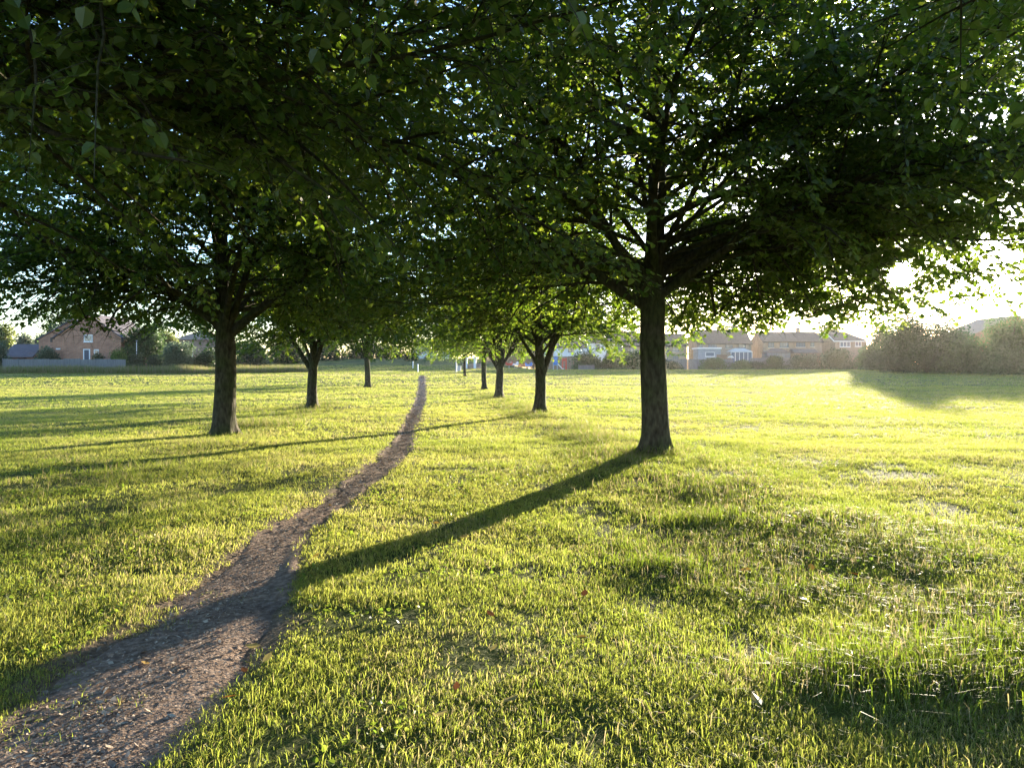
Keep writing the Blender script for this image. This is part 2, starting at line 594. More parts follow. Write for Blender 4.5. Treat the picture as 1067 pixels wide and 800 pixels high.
def build_grass():
    parts = []
    for (y0, y1, dens, nb, ln, wd, segs) in [(0.3, 2.6, 120, 6, 0.06, 0.006, 1), (2.6, 5.5, 1300, 11, 0.041, 0.0031, 2), (5.5, 9.5, 640, 10, 0.044, 0.0043, 2),
                                             (9.5, 17, 300, 9, 0.054, 0.0072, 1), (17, 30, 110, 8, 0.062, 0.0125, 1), (30, 60, 36, 7, 0.07, 0.024, 1),
                                             (60, 122, 11, 5, 0.09, 0.05, 1)]:
        cx, cy = scatter(y0, y1, dens)
        patch = vnoise(cx, cy, 0.55, 21) * 0.5 + vnoise(cx, cy, 1.9, 22) * 0.5
        keep = rng.uniform(0, 1, len(cx)) < sstep(0.18, 0.48, patch) * 0.85 + 0.15 + 0.4 * sstep(8, 16, cy)
        cx, cy, patch = cx[keep], cy[keep], patch[keep]
        sc = 0.55 + 0.75 * vnoise(cx, cy, 0.8, 31) + 0.25 * vnoise(cx, cy, 0.25, 32)
        x = np.repeat(cx, nb) + rng.normal(0, 0.022 + wd, len(cx) * nb)
        y = np.repeat(cy, nb) + rng.normal(0, 0.022 + wd, len(cx) * nb)
        sc = sc * (1 - 0.45 * sstep(14, 26, cy) * (vnoise(cx * 0.22, cy, 1.5, 33) - 0.35))
        sc = np.repeat(sc, nb)
        d, hw = path_d(x, y)
        edge = rng.uniform(0, 1, len(x)) < sstep(-0.07, 0.05, d + (vnoise(x, y, 0.22, 51) - 0.5) * 0.20)
        # thin straggling grass on the worn left-hand margin close to the camera
        l = np.interp(y, _PY, _PL)
        strag = (y < 5.2) & (x < l + 0.62) & (x > l - 0.2) & (vnoise(x, y, 0.26, 52) > 0.50 + 0.25 * sstep(0.1, 0.6, x - l)) & (rng.uniform(0, 1, len(x)) < 0.45)
        bare = (vnoise(x, y, 0.5, 91) < 0.17) & (rng.uniform(0, 1, len(x)) < 0.75) & (y < 12)
        k = (edge & ~bare) | strag
        x, y, sc, d = x[k], y[k], sc[k], d[k]
        n = len(x)
        sc = np.where(d < -0.03, 1.0, sc * (0.55 + 0.45 * sstep(0.0, 0.5, d))) * (1 + 0.35 * np.exp(-((d - 0.15) / 0.12) ** 2))
        L = ln * sc * rng.uniform(0.55, 1.35, n)
        W = wd * rng.uniform(0.7, 1.3, n)
        lean = np.abs(rng.normal(0.72, 0.45, n)).clip(0, 1.45)
        L = np.where(rng.uniform(0, 1, n) < 0.06, L * 1.7, L)
        big = vnoise(x, y, 5.0, 71) * 0.5 + vnoise(x, y, 1.3, 72) * 0.5
        q = (0.12 + 0.5 * big + rng.normal(0, 0.13, n)).clip(0, 0.74)
        straw = rng.uniform(0, 1, n) < 0.06 + 0.22 * (vnoise(x, y, 0.9, 73) > 0.60)
        dry = (np.abs(y - 87 - 0.02 * x) < 1.6) & (x < -11)
        straw |= dry & (rng.uniform(0, 1, n) < 0.8)
        q = np.where(straw, rng.uniform(0.85, 1.0, n), q)
        parts.append(blades(x, y, L, W, lean, q, segs))
    V, Fc, q = join(parts)
    o = np_mesh('grass', V, Fc, M['grass'], rnd=q)
    tag(o, 'short sunlit yellow-green turf either side of the dirt path', 'grass', kind='stuff')


def build_long_grass():
    parts = []

    def strip(key, y0, y1, half, dens, nb, L0, wd, segs, side=0.0):
        n = int((y1 - y0) * half * 2 * dens)
        cy = rng.uniform(y0, y1, n)
        off = rng.normal(side, half * 0.55, n)
        p = sorted(ROWS[key], key=lambda q: q[1])
        cx = np.interp(cy, [q[1] for q in p], [q[0] for q in p]) + off
        pt = vnoise(cx, cy, 0.9, 101) * 0.6 + vnoise(cx, cy, 0.35, 102) * 0.4
        k = (rng.uniform(0, 1, n) < sstep(0.30, 0.62, pt)) & (path_d(cx, cy)[0] > 0.25)
        cx, cy, pt = cx[k], cy[k], pt[k]
        x = np.repeat(cx, nb) + rng.normal(0, 0.035, len(cx) * nb)
        y = np.repeat(cy, nb) + rng.normal(0, 0.035, len(cx) * nb)
        m = len(x)
        L = L0 * np.repeat(0.45 + 0.9 * pt, nb) * rng.uniform(0.5, 1.25, m)
        straw = rng.uniform(0, 1, m)
        q = np.where(straw < 0.42, rng.uniform(0.62, 1.0, m), rng.uniform(0.0, 0.42, m))
        lean = np.abs(rng.normal(0.75, 0.4, m)).clip(0, 1.45)
        lean = np.where(straw < 0.08, rng.uniform(0.9, 1.45, m), lean)
        parts.append(blades(x, y, L, wd * rng.uniform(0.6, 1.2, m), lean, q, segs, arch=0.8))

    def tussock(cx, cy, r, L0, m):
        x, y = rng.normal(cx, r * 0.45, m), rng.normal(cy, r * 0.22, m)
        L = L0 * rng.uniform(0.4, 1.2, m)
        q = np.where(rng.uniform(0, 1, m) < 0.16, rng.uniform(0.62, 1.0, m), rng.uniform(0.0, 0.35, m))
        parts.append(blades(x, y, L, 0.005 * rng.uniform(0.6, 1.2, m), np.abs(rng.normal(0.5, 0.35, m)).clip(0, 1.4), q, 2, arch=0.8))

    strip('R', 2.2, 7.0, 1.7, 260, 7, 0.125, 0.0042, 2, -1.35)
    strip('R', 7.0, 14.5, 1.35, 120, 7, 0.15, 0.0065, 2, -0.45)
    tussock(1.95, 3.75, 0.8, 0.21, 3000)
    tussock(2.75, 4.1, 0.7, 0.20, 1800)
    tussock(1.15, 5.9, 0.4, 0.16, 700)
    tussock(1.9, 7.6, 0.6, 0.18, 900)
    for a in range(9):
        tussock(2.43 + 0.36 * math.cos(a * 0.7), 13.1 + 0.36 * math.sin(a * 0.7), 0.2, 0.22, 60)
        tussock(-6.73 + 0.36 * math.cos(a * 0.7), 17.95 + 0.36 * math.sin(a * 0.7), 0.2, 0.17, 50)
    strip('R', 14.5, 46, 0.8, 70, 7, 0.27, 0.011, 1, -0.1)
    strip('L', 8.0, 20, 0.8, 60, 7, 0.16, 0.01, 1, 0.4)
    strip('L', 20, 36, 0.9, 70, 7, 0.28, 0.012, 1, 0.1)
    V, Fc, q = join(parts)
    o = np_mesh('long_grass', V, Fc, M['long'], rnd=q)
    tag(o, 'rough unmown tussocky grass and straw stems along the tree rows', 'long grass', kind='stuff')
    # tall pale verge under the far fence
    parts = []
    n = 26000
    px = rng.uniform(-60, 330, n)
    y = 93.0 + rng.uniform(0, 3.6, n) + np.clip((px - 230) / 100, 0, 1) * 8
    x = xat(px, y)
    L = rng.uniform(0.5, 1.15, n) * (0.75 + 0.5 * vnoise(x, y, 3.0, 111))
    q = np.where(rng.uniform(0, 1, n) < 0.62, rng.uniform(0.6, 1, n), rng.uniform(0, 0.45, n))
    parts.append(blades(x, y, L * 1.1, rng.uniform(0.03, 0.07, n), np.abs(rng.normal(0.2, 0.2, n)), q, 1))
    V, Fc, q = join(parts)
    o = np_mesh('tall_verge_grass', V, Fc, M['long'], rnd=q)
    tag(o, 'tall pale uncut grass verge below the grey garden fence', 'verge grass', kind='stuff')


def build_weeds():
    n = 60000
    x, y = rng.uniform(-9, 9, n), 2.5 + 10 * rng.uniform(0, 1, n) ** 1.3
    k = (np.abs(x) < 0.69 * y + 1.2) & (path_d(x, y)[0] > 0.08) & (vnoise(x, y, 0.45, 131) * 0.6 + vnoise(x, y, 1.5, 132) * 0.4 > 0.62)
    x, y = x[k], y[k]
    m = len(x)
    P = np.stack([x, y, gz(x, y) + rng.uniform(0.012, 0.04, m)], -1)
    a = rng.uniform(0, 2 * np.pi, m)
    D = np.stack([np.cos(a), np.sin(a), rng.uniform(0.0, 0.7, m)], -1)
    Nn = UPV[None] + rng.normal(0, 0.45, (m, 3))
    o = leaf_mesh(P, D, Nn, rng.uniform(0.014, 0.034, m), 'clover_patch', None, 'weed')
    tag(o, 'small round clover and plantain leaves scattered in the turf', 'weeds', kind='stuff')


def build_litter():
    # chips and straw trodden into the path
    n = 34000
    y = 2.4 + 81 * rng.uniform(0, 1, n) ** 3.6
    l, r = np.interp(y, _PY, _PL), np.interp(y, _PY, _PR)
    x = l + (r - l) * np.clip(rng.normal(0.5, 0.24, n), -0.08, 1.08)
    z = gz(x, y) + 0.028 + (vnoise(x, y, 0.22, 77) - 0.5) * 0.010
    t = (x - l) / np.maximum(r - l, 0.01)
    z -= 0.03 * np.abs(2 * t.clip(0, 1) - 1) ** 6
    L = rng.uniform(0.006, 0.026, n) * (0.8 + y * 0.06) * (1 + 1.2 * (rng.uniform(0, 1, n) < 0.08))
    W = L * rng.uniform(0.2, 0.6, n)
    a = rng.uniform(0, 2 * np.pi, n)
    dx = np.stack([np.cos(a), np.sin(a), rng.normal(0, 0.2, n)], -1) * (L / 2)[:, None]
    dy = np.stack([-np.sin(a), np.cos(a), rng.normal(0, 0.35, n)], -1) * (W / 2)[:, None]
    P = np.stack([x, y, z], -1)
    V = np.stack([P - dx, P - dy, P + dx, P + dy], 1).reshape(-1, 3)
    o = np_mesh('path_debris', V, np.arange(n * 4).reshape(n, 4), M['chip'], rnd=np.repeat(rng.uniform(0, 1, n) ** 1.4, 4))
    tag(o, 'dry straw scraps and chips trodden into the dirt path', 'debris', kind='stuff')
    # single fallen leaves
    spots = []
    while len(spots) < 46:
        yy = random.uniform(3.0, 9.5)
        xx = random.uniform(-0.62 * yy, 0.6 * yy)
        if row_d(xx, yy, 'R') > -1.0: continue
        spots.append((xx, yy))
    proto = []
    for k in range(3):
        mb = MB()
        pts = [(0, 0), (0.3, 0.26), (0.62, 0.24), (1, 0), (0.62, -0.24), (0.3, -0.26)]
        c = [(p[0] - 0.5, p[1], 0.10 * abs(p[1]) * 3 + 0.18 * (p[0] - 0.5) ** 2 * (1 + k)) for p in pts]
        mb.poly([c[0], c[3], c[2], c[1]])
        mb.poly([c[0], c[5], c[4], c[3]])
        mb.poly([(-0.75, 0.012, 0.06), (-0.5, 0.02, 0.045), (-0.5, -0.02, 0.045)])
        o = mb.build('fallen_leaf', M['dry'])
        at = o.data.attributes.new('rnd', 'FLOAT', 'POINT')
        at.data.foreach_set('value', np.full(len(o.data.vertices), k * 0.5, np.float32))
        proto.append(o)
    used = set()
    for i, (x, y) in enumerate(spots):
        k = random.randrange(3)
        o = proto[k] if k not in used else proto[k].copy()
        if k in used: COL.objects.link(o)
        used.add(k)
        s = random.uniform(0.055, 0.095)
        inside = float(path_d(x, y)[0]) < 0
        o.location = (x, y, float(gz(x, y)) + (0.025 if inside else 0.045))
        o.scale = (s, s, s)
        o.rotation_euler = (random.uniform(-0.4, 0.4), random.uniform(-0.4, 0.4), random.uniform(0, 6.28))
        tag(o, 'small dry fallen leaf lying on the ground near the dirt path', 'leaf', 'fallen leaves on the turf and path')


# ------------------------------------------------------------------ trees
UPV = np.array([0, 0, 1.0])


def unit(v):
    return v / (np.linalg.norm(v) + 1e-9)


def rand_path(start, d, L, n, droop=0.0, wob=0.08, lift=0.0, zmin=0.0):
    pts = [np.array(start, float)]
    d = unit(np.array(d, float))
    for i in range(n):
        t = (i + 1) / n
        d = unit(d + UPV * (lift * (1 - t) - droop * t) + rng.normal(0, wob, 3))
        q = pts[-1] + d * (L / n)
        if q[2] < zmin and d[2] < 0:                      # boughs level out instead of hanging into the browse line
            d = unit(np.array([d[0], d[1], abs(d[2]) * 0.4]))
            q = pts[-1] + d * (L / n)
        pts.append(q)
    return np.array(pts)


def along(pts, t):
    f = np.clip(t, 0, 1) * (len(pts) - 1)
    i = min(int(f), len(pts) - 2)
    return pts[i] + (pts[i + 1] - pts[i]) * (f - i), unit(pts[i + 1] - pts[i])


def leaf_mesh(P, D, Nn, S, name, parent, mat='leaf'):
    n = len(P)
    D = D / np.linalg.norm(D, axis=1)[:, None]
    Nn = Nn - D * np.sum(Nn * D, 1)[:, None]
    Nn = Nn / (np.linalg.norm(Nn, axis=1)[:, None] + 1e-9)
    T = np.cross(D, Nn)
    S = S[:, None]
    w = 0.40
    fold = 0.12
    c = rng.uniform(-0.05, 0.22, n)[:, None]              # curl of the tip
    def pt(u, v, dn):
        return P + D * S * u + T * S * v + Nn * S * dn
    V = np.stack([pt(0, 0, 0), pt(0.22, w, fold), pt(0.62, w * 0.86, fold * 0.8) - Nn * S * c * 0.4, pt(1.0, 0, 0) - Nn * S * c,
                  pt(0.62, -w * 0.86, fold * 0.8) - Nn * S * c * 0.4, pt(0.22, -w, fold)], 1).reshape(-1, 3)
    b = (np.arange(n) * 6)[:, None]
    Fc = np.concatenate([b + [0, 3, 2, 1], b + [0, 5, 4, 3]], 1).reshape(-1, 4)
    return np_mesh(name, V, Fc, M[mat], parent, np.repeat(rng.uniform(0, 1, n), 6))


def tree(name, label, x, y, H, rad, r0, fork, limbs, leaf=0.09, sec_gap=0.21, twig_gap=0.125, leaf_gap=0.045, skirt=0.12, flare=0.35,
         group=None, hole=None, trunk_lean=(0, 0), sec_len=0.36, leader=True, core=0.20, low=2.15, open_r=0.20, open_z=None, front=0.0, low_fn=None):
    """limbs: list of (z0, azimuth deg, incline deg, length, droop, radius). World-space leaves for this tree's own mesh are made about its foot."""
    bz = float(gz(x, y)) - 0.03
    root = thing(name, label, 'tree', (x, y, bz), 0, group)
    # trunk
    mb = MB()
    pts, rs = [], []
    top = H * 0.93 if leader else fork * 1.15
    for z in list(np.linspace(0, 0.5, 6)) + list(np.linspace(0.7, top, 22)):
        t = z / H
        wob = 0.05 * math.sin(z * 1.1 + x)
        pts.append((trunk_lean[0] * z + wob * min(1, z), trunk_lean[1] * z + wob * 0.6 * min(1, z), z))
        taper = (1 - 0.12 * min(z, fork) / fork) * (1.0 if z <= fork else max(0.06, (1 - (z - fork) / (H - fork)) ** 0.9 * 0.86))
        rs.append(r0 * taper * (1 + 1.5 * flare * math.exp(-z / 0.17)))
    mb.tube(pts, rs, 18, cap=False)
    V = np.array(mb.v)
    ang = np.arctan2(V[:, 1], V[:, 0])
    rr = np.exp(-V[:, 2] / 0.22)
    k = 1 + rr * 0.30 * np.sin(ang * 5 + x) + 0.035 * np.sin(ang * 3 + V[:, 2] * 1.3) + 0.02 * np.sin(ang * 7 - V[:, 2] * 2.1)
    cen = np.array([np.interp(V[:, 2], [p[2] for p in pts], [p[i] for p in pts]) for i in (0, 1)]).T
    V[:, :2] = cen + (V[:, :2] - cen) * k[:, None]
    mb.v = [tuple(v) for v in V]
    mb.build('trunk', M['bark'], root, smooth=True)
    tp = np.array(pts)
    LP, LD, LN, LS = [], [], [], []
    oz = fork + 1.4 if open_z is None else open_z
    for (z0, az, inc, L, droop, lr) in limbs:
        a, i = R(az), R(inc)
        s = np.array([np.interp(z0, tp[:, 2], tp[:, 0]), np.interp(z0, tp[:, 2], tp[:, 1]), z0])
        d = np.array([math.sin(i) * math.cos(a), math.sin(i) * math.sin(a), math.cos(i)])
        P = rand_path(s, d, L, 12, droop, 0.055, zmin=low + 0.45 if z0 > low + 0.4 else 0.0)
        lm = MB()
        tt = np.linspace(0, 1, 13)
        lm.tube(P, lr * ((1 - tt) ** 0.85 * 0.9 + 0.10), 7, cap=False)
        ns = max(4, int(L / sec_gap))
        for k in range(ns):
            t = core + (1 - core) * (k + rng.uniform(-0.3, 0.3)) / ns
            p, dd = along(P, t)
            side = (1 if k % 2 else -1)
            h = unit(np.cross(dd, UPV) + 1e-6) * side
            ang = R(rng.uniform(38, 68))
            up = rng.normal(0.08, 0.48)
            sd = unit(dd * math.cos(ang) + h * math.sin(ang) + UPV * up)
            sl = (sec_len * L) * (1 - 0.62 * t) * rng.uniform(0.7, 1.25) + 0.35
            Q = rand_path(p, sd, sl, 5, skirt * rng.uniform(0.3, 1.5), 0.09, zmin=low + 0.05)
            sr = min(lr * (1 - t) * 0.5 + 0.004, 0.006 + sl * 0.011)
            lm.tube(Q, sr * np.linspace(1, 0.3, 6), 4, cap=False)
            nt_ = max(2, int(sl / twig_gap))
            for j in range(nt_ + 1):
                if j == nt_:
                    q, qd, tl = Q[-1], unit(Q[-1] - Q[-2]), rng.uniform(0.25, 0.45)
                    td = qd
                else:
                    u = 0.12 + 0.88 * (j + rng.uniform(-0.3, 0.3)) / nt_
                    q, qd = along(Q, u)
                    hs = unit(np.cross(qd, UPV) + 1e-6) * (1 if j % 2 else -1)
                    td = unit(qd * 0.65 + hs * 0.85 + UPV * rng.normal(0.0, 0.35))
                    tl = rng.uniform(0.28, 0.62) * (1.1 - 0.45 * u)
                tip = q + td * tl - UPV * tl * 0.18
                if tip[2] < low - 0.15 or (np.hypot(q[0], q[1]) < rad * open_r and q[2] < oz * 0.85): continue
                lm.tube([q, (q + tip) / 2 + UPV * tl * 0.04, tip], [0.0042, 0.003, 0.0016], 3, cap=False)
                nl = max(3, int(tl / leaf_gap))
                v = (np.arange(nl) + rng.uniform(0.2, 0.8, nl)) / nl
                v = 0.12 + 0.9 * v
                sg = np.where(np.arange(nl) % 2, 1.0, -1.0)[:, None]
                hs = unit(np.cross(td, UPV) + 1e-6)
                pos = q + (tip - q)[None] * v[:, None]
                dirs = td[None] * 0.55 + hs[None] * sg * 0.8 - UPV[None] * rng.uniform(0.0, 0.75, nl)[:, None] + rng.normal(0, 0.28, (nl, 3))
                LP.append(pos)
                LD.append(dirs)
                LN.append(UPV[None] + rng.normal(0, 0.42, (nl, 3)))
                LS.append(leaf * rng.uniform(0.62, 1.2, nl))
        lm.build('limb', M['bark'], root, smooth=True)
    LP, LD, LN, LS = map(np.concatenate, (LP, LD, LN, LS))
    lows = low + (vnoise(LP[:, 0] + 7 * x, LP[:, 1], 1.3, 171) - 0.4) * 0.8 + rng.normal(0, 0.12, len(LP))
    if low_fn is not None:
        lows = lows + low_fn(LP)
    keep = LP[:, 2] > lows
    keep &= np.linalg.norm(LP + np.array([x, y, bz - EYE]), axis=1) > 3.4
    rad_xy = np.hypot(LP[:, 0], LP[:, 1])
    keep &= ~((rad_xy < rad * open_r) & (LP[:, 2] < oz * (1 - 0.3 * rad_xy / (rad * open_r)) + rng.normal(0, 0.15, len(LP))))
    keep &= LP[:, 2] > low + front * np.clip(-LP[:, 1] / rad + 0.25, 0, 1)
    if hole is not None:                                  # a thin spot in the crown where the low sun comes through
        W = LP + np.array([x, y, bz]) - np.array([0, 0, EYE])
        tt = W @ SUN
        dist = np.linalg.norm(W - tt[:, None] * SUN[None], axis=1)
        keep &= ~((dist < hole * rng.uniform(0.8, 1.2, len(dist))) & (tt > 0))
    LP, LD, LN, LS = LP[keep], LD[keep], LN[keep], LS[keep]
    leaf_mesh(LP, LD, LN, LS, 'crown', root)
    print(name, len(LP), 'leaves')
    return root


def whorl(fork, H, rad, n_low, n_mid, n_top, r0, a0=0.0, inc_low=62, droop=0.10):
    out = []
    for k in range(n_low):
        out.append((fork + rng.uniform(-0.1, 0.7), a0 + k * 360 / n_low + rng.uniform(-14, 14), inc_low + rng.uniform(-9, 9), rad * rng.uniform(0.98, 1.16), droop * rng.uniform(0.8, 1.3), r0 * rng.uniform(0.26, 0.36)))
    for k in range(n_mid):
        z = fork + 0.8 + (H * 0.62 - fork - 0.8) * (k + 0.5) / n_mid
        out.append((z, a0 + k * 137.5 + rng.uniform(-15, 15), rng.uniform(48, 68), rad * rng.uniform(0.85, 1.08) * (1 - 0.25 * (k / n_mid)), droop * 0.7, r0 * rng.uniform(0.2, 0.3)))
    for k in range(n_top):
        z = H * 0.62 + H * 0.26 * (k + 0.5) / n_top
        out.append((z, a0 + 40 + k * 137.5, rng.uniform(25, 52), rad * (0.68 - 0.4 * k / n_top), droop * 0.4, r0 * 0.16))
    return out


def skirt_limbs(z, rad, n, r0, a0):
    L = [(z + rng.uniform(0, 0.9), a0 + k * 360 / n + rng.uniform(-10, 10), rng.uniform(68, 78), rad * rng.uniform(0.85, 1.05), rng.uniform(0.07, 0.13), r0 * rng.uniform(0.16, 0.22)) for k in range(n)]
    return [l if math.sin(R(l[1])) > -0.45 else (l[0] + 0.4, l[1], l[2] - 28, l[3], l[4] * 0.5, l[5]) for l in L]


def build_trees():
    G = 'broad-leaved trees lining the dirt path'
    # nearest tree of the sunny row, with its main limbs as in the photo
    x, y = ROWS['R'][1]
    limbs = [(2.45, 172, 53, 7.2, 0.075, 0.10), (2.55, 150, 33, 6.6, 0.10, 0.095), (2.55, 14, 44, 7.4, 0.12, 0.085), (2.6, -38, 58, 7.0, 0.10, 0.075),
             (2.9, -95, 40, 6.2, 0.05, 0.075), (3.5, 2, 68, 8.2, 0.05, 0.042), (4.3, -16, 64, 8.4, 0.05, 0.042), (4.9, 14, 62, 8.2, 0.05, 0.04), (3.3, -30, 74, 7.6, 0.03, 0.04), (5.6, -6, 62, 8.0, 0.06, 0.038), (3.6, 22, 76, 8.2, 0.05, 0.04), (3.2, 0, 78, 7.2, 0.05, 0.038), (3.1, -22, 82, 7.2, 0.05, 0.036), (3.0, 26, 82, 7.0, 0.05, 0.036), (3.2, 38, 76, 7.2, 0.035, 0.038), (3.0, 55, 76, 6.8, 0.05, 0.036), (2.9, 160, 82, 6.6, 0.05, 0.036), (3.0, 130, 80, 6.8, 0.05, 0.036), (3.6, -50, 70, 7.6, 0.05, 0.04), (2.8, 60, 58, 6.4, 0.10, 0.07), (2.7, 110, 60, 6.2, 0.10, 0.07), (2.9, 215, 60, 6.2, 0.10, 0.07), (3.0, -10, 66, 7.4, 0.10, 0.07), (3.0, 35, 64, 7.2, 0.10, 0.07)]
    limbs += skirt_limbs(2.65, 6.6, 10, 0.25, 5) + whorl(3.0, 11.5, 6.6, 0, 17, 9, 0.25, 20)
    tree('broadleaf_tree', 'tall broad tree with thick straight trunk at grass mound, low sun shining through its crown', x, y, 11.5, 6.6, 0.232, 2.75, limbs,
         leaf=0.098, group=G, hole=0.25, skirt=0.17, twig_gap=0.142, leaf_gap=0.051, low_fn=lambda p: 0.25 * sstep(2.2, 4.5, p[:, 0]))
    # nearest tree of the other row
    x, y = ROWS['L'][1]
    limbs = [(2.3, 165, 40, 6.4, 0.11, 0.09), (2.3, 8, 46, 7.6, 0.10, 0.115), (2.4, -20, 28, 6.4, 0.10, 0.09), (2.5, 200, 60, 7.2, 0.11, 0.08), (2.6, -60, 42, 6.4, 0.06, 0.08),
             (2.8, -110, 42, 6.4, 0.06, 0.08), (2.5, 90, 58, 6.0, 0.10, 0.08), (2.6, 130, 60, 6.4, 0.10, 0.08), (2.6, 185, 66, 7.6, 0.10, 0.08), (2.7, 225, 62, 7.0, 0.10, 0.08)]
    limbs += skirt_limbs(2.5, 6.9, 10, 0.25, 25) + whorl(2.9, 11, 6.4, 0, 17, 9, 0.25, 70)
    tree('broadleaf_tree', 'tall shaded tree with dark straight trunk and two arching limbs, nearest the brick house', x, y, 11.0, 6.4, 0.255, 2.4, limbs, leaf=0.10, group=G, skirt=0.15, low_fn=lambda p: 0.55 * sstep(1.0, 3.5, -p[:, 0]))
    # two trees beside the photographer: trunks out of view, crowns overhead
    x, y = ROWS['R'][0]
    limbs = whorl(3.0, 11, 5.8, 9, 14, 7, 0.24, 15, inc_low=56, droop=0.07) + [(z, a, 60, L, 0.05, 0.05) for z, a, L in ((4.2, 150, 7.0), (5.2, 168, 7.0), (6.2, 140, 6.6), (3.6, 125, 6.6), (7.0, 160, 6.0), (4.8, 115, 6.4))] + [(3.6, 165, 78, 6.2, 0.03, 0.045), (4.0, 145, 76, 6.6, 0.03, 0.045), (4.6, 156, 74, 6.6, 0.03, 0.04)]
    tree('broadleaf_tree', 'overhanging tree whose boughs reach in above the sun, trunk out of view', x, y, 11.0, 5.8, 0.25, 3.0, limbs, leaf=0.072, group=G, skirt=0.12, twig_gap=0.135, leaf_gap=0.04)
    x, y = ROWS['L'][0]
    limbs = whorl(2.8, 11, 6.4, 11, 16, 8, 0.24, 0, inc_low=60, droop=0.075) + [(z, a, 60, L, 0.05, 0.05) for z, a, L in ((4.2, 25, 7.0), (5.2, 48, 7.0), (6.2, 10, 6.6), (3.6, 60, 6.6), (7.0, 35, 6.0), (4.6, 100, 6.6), (5.4, 130, 6.4), (3.4, 115, 6.6))] + [(3.3, 0, 78, 6.4, 0.03, 0.05), (3.6, 20, 76, 6.8, 0.03, 0.05), (3.4, -15, 78, 6.0, 0.03, 0.05), (4.1, 40, 74, 6.6, 0.03, 0.045), (4.6, 8, 74, 6.6, 0.03, 0.045)]
    tree('broadleaf_tree', 'overhanging tree with dark boughs high above the brick house, trunk out of view', x, y, 11.0, 6.0, 0.25, 2.8, limbs, leaf=0.076, group=G, skirt=0.10, leaf_gap=0.049)
    # farther trees of both rows
    far = dict(leaf=0.12, sec_gap=0.25, twig_gap=0.16, leaf_gap=0.058, group=G, skirt=0.22, low=1.75)
    x, y = ROWS['R'][2]
    limbs = [(0.95, 12, 17, 5.8, 0.02, 0.085), (1.3, 35, 24, 5.4, 0.03, 0.055), (1.5, 172, 30, 5.4, 0.05, 0.07), (1.9, -15, 36, 5.2, 0.06, 0.05), (2.2, 160, 22, 5.0, 0.04, 0.05)]
    limbs += skirt_limbs(2.3, 4.7, 12, 0.16, 0) + whorl(2.3, 9.0, 4.6, 5, 15, 8, 0.16, 10, inc_low=58, droop=0.12)
    tree('broadleaf_tree', 'twin-stemmed pale-barked tree second along the sunny row from the thick trunk', x, y, 9.0, 4.8, 0.19, 2.0, limbs, open_r=0.5, open_z=3.3, front=1.1, **far)
    x, y = ROWS['R'][3]
    limbs = [(1.35, 180, 24, 5.6, 0.03, 0.10), (1.4, 155, 13, 5.8, 0.02, 0.09), (1.3, 8, 15, 5.8, 0.02, 0.10), (1.45, 0, 27, 5.6, 0.04, 0.085), (1.5, 90, 20, 5.4, 0.04, 0.07), (1.5, -90, 18, 5.4, 0.03, 0.07), (1.6, 200, 34, 5.2, 0.05, 0.06), (1.6, 15, 36, 5.2, 0.05, 0.06)]
    limbs += skirt_limbs(2.9, 4.6, 11, 0.14, 20) + whorl(2.9, 8.6, 4.5, 4, 14, 8, 0.13, 50, inc_low=62, droop=0.12)
    tree('broadleaf_tree', 'vase-shaped multi-stemmed tree third along the sunny row, close beside a single-stemmed one', x, y, 8.6, 4.7, 0.21, 1.4, limbs, open_r=0.5, open_z=3.7, front=1.0, **far)
    x, y = ROWS['R'][4]
    limbs = skirt_limbs(2.6, 4.4, 10, 0.16, 45) + whorl(2.6, 8.4, 4.5, 4, 13, 7, 0.16, 100, inc_low=58, droop=0.11)
    A = tree('broadleaf_tree', 'slim dark single-stemmed tree fourth along the sunny row, just behind the vase-shaped one', x, y, 8.6, 4.6, 0.17, 2.6, limbs, open_r=0.4, open_z=3.6, front=0.8, trunk_lean=(-0.03, 0), **far)
    x, y = ROWS['L'][2]
    limbs = [(1.45, 176, 33, 5.8, 0.03, 0.105), (1.4, 12, 12, 6.0, 0.02, 0.105), (1.6, 175, 14, 5.6, 0.02, 0.07), (1.7, 0, 30, 5.2, 0.04, 0.05), (1.5, 90, 24, 5.4, 0.05, 0.07), (1.6, -95, 20, 5.4, 0.04, 0.06)]
    limbs += skirt_limbs(2.4, 4.8, 12, 0.15, 0) + whorl(2.4, 8.8, 4.8, 5, 15, 8, 0.14, 30, inc_low=60, droop=0.12)
    tree('broadleaf_tree', 'fork-trunked tree with several upright stems standing second along the shaded row', x, y, 8.8, 4.9, 0.20, 1.5, limbs, open_r=0.42, open_z=3.1, front=0.9, **far)
    x, y = ROWS['L'][3]
    limbs = [(1.9, 172, 27, 5.8, 0.02, 0.12), (1.8, 10, 10, 6.0, 0.02, 0.11), (2.2, 165, 12, 5.6, 0.02, 0.08), (2.2, 20, 26, 5.2, 0.04, 0.06)]
    limbs += skirt_limbs(3.0, 5.0, 11, 0.15, 70) + whorl(3.0, 9.2, 5.0, 4, 14, 8, 0.15, 0, inc_low=60, droop=0.11)
    tree('broadleaf_tree', 'farther small V-forked tree of the shaded row standing closest to the path', x, y, 9.2, 5.2, 0.22, 1.9, limbs, open_r=0.45, open_z=4.0, front=0.9, **far)
    x, y = ROWS['R'][5]
    copy_thing(A, 'farthest small tree at the end of the sunny row by the pale block', (x, y, float(gz(x, y)) - 0.03), R(60), 0.85, G)


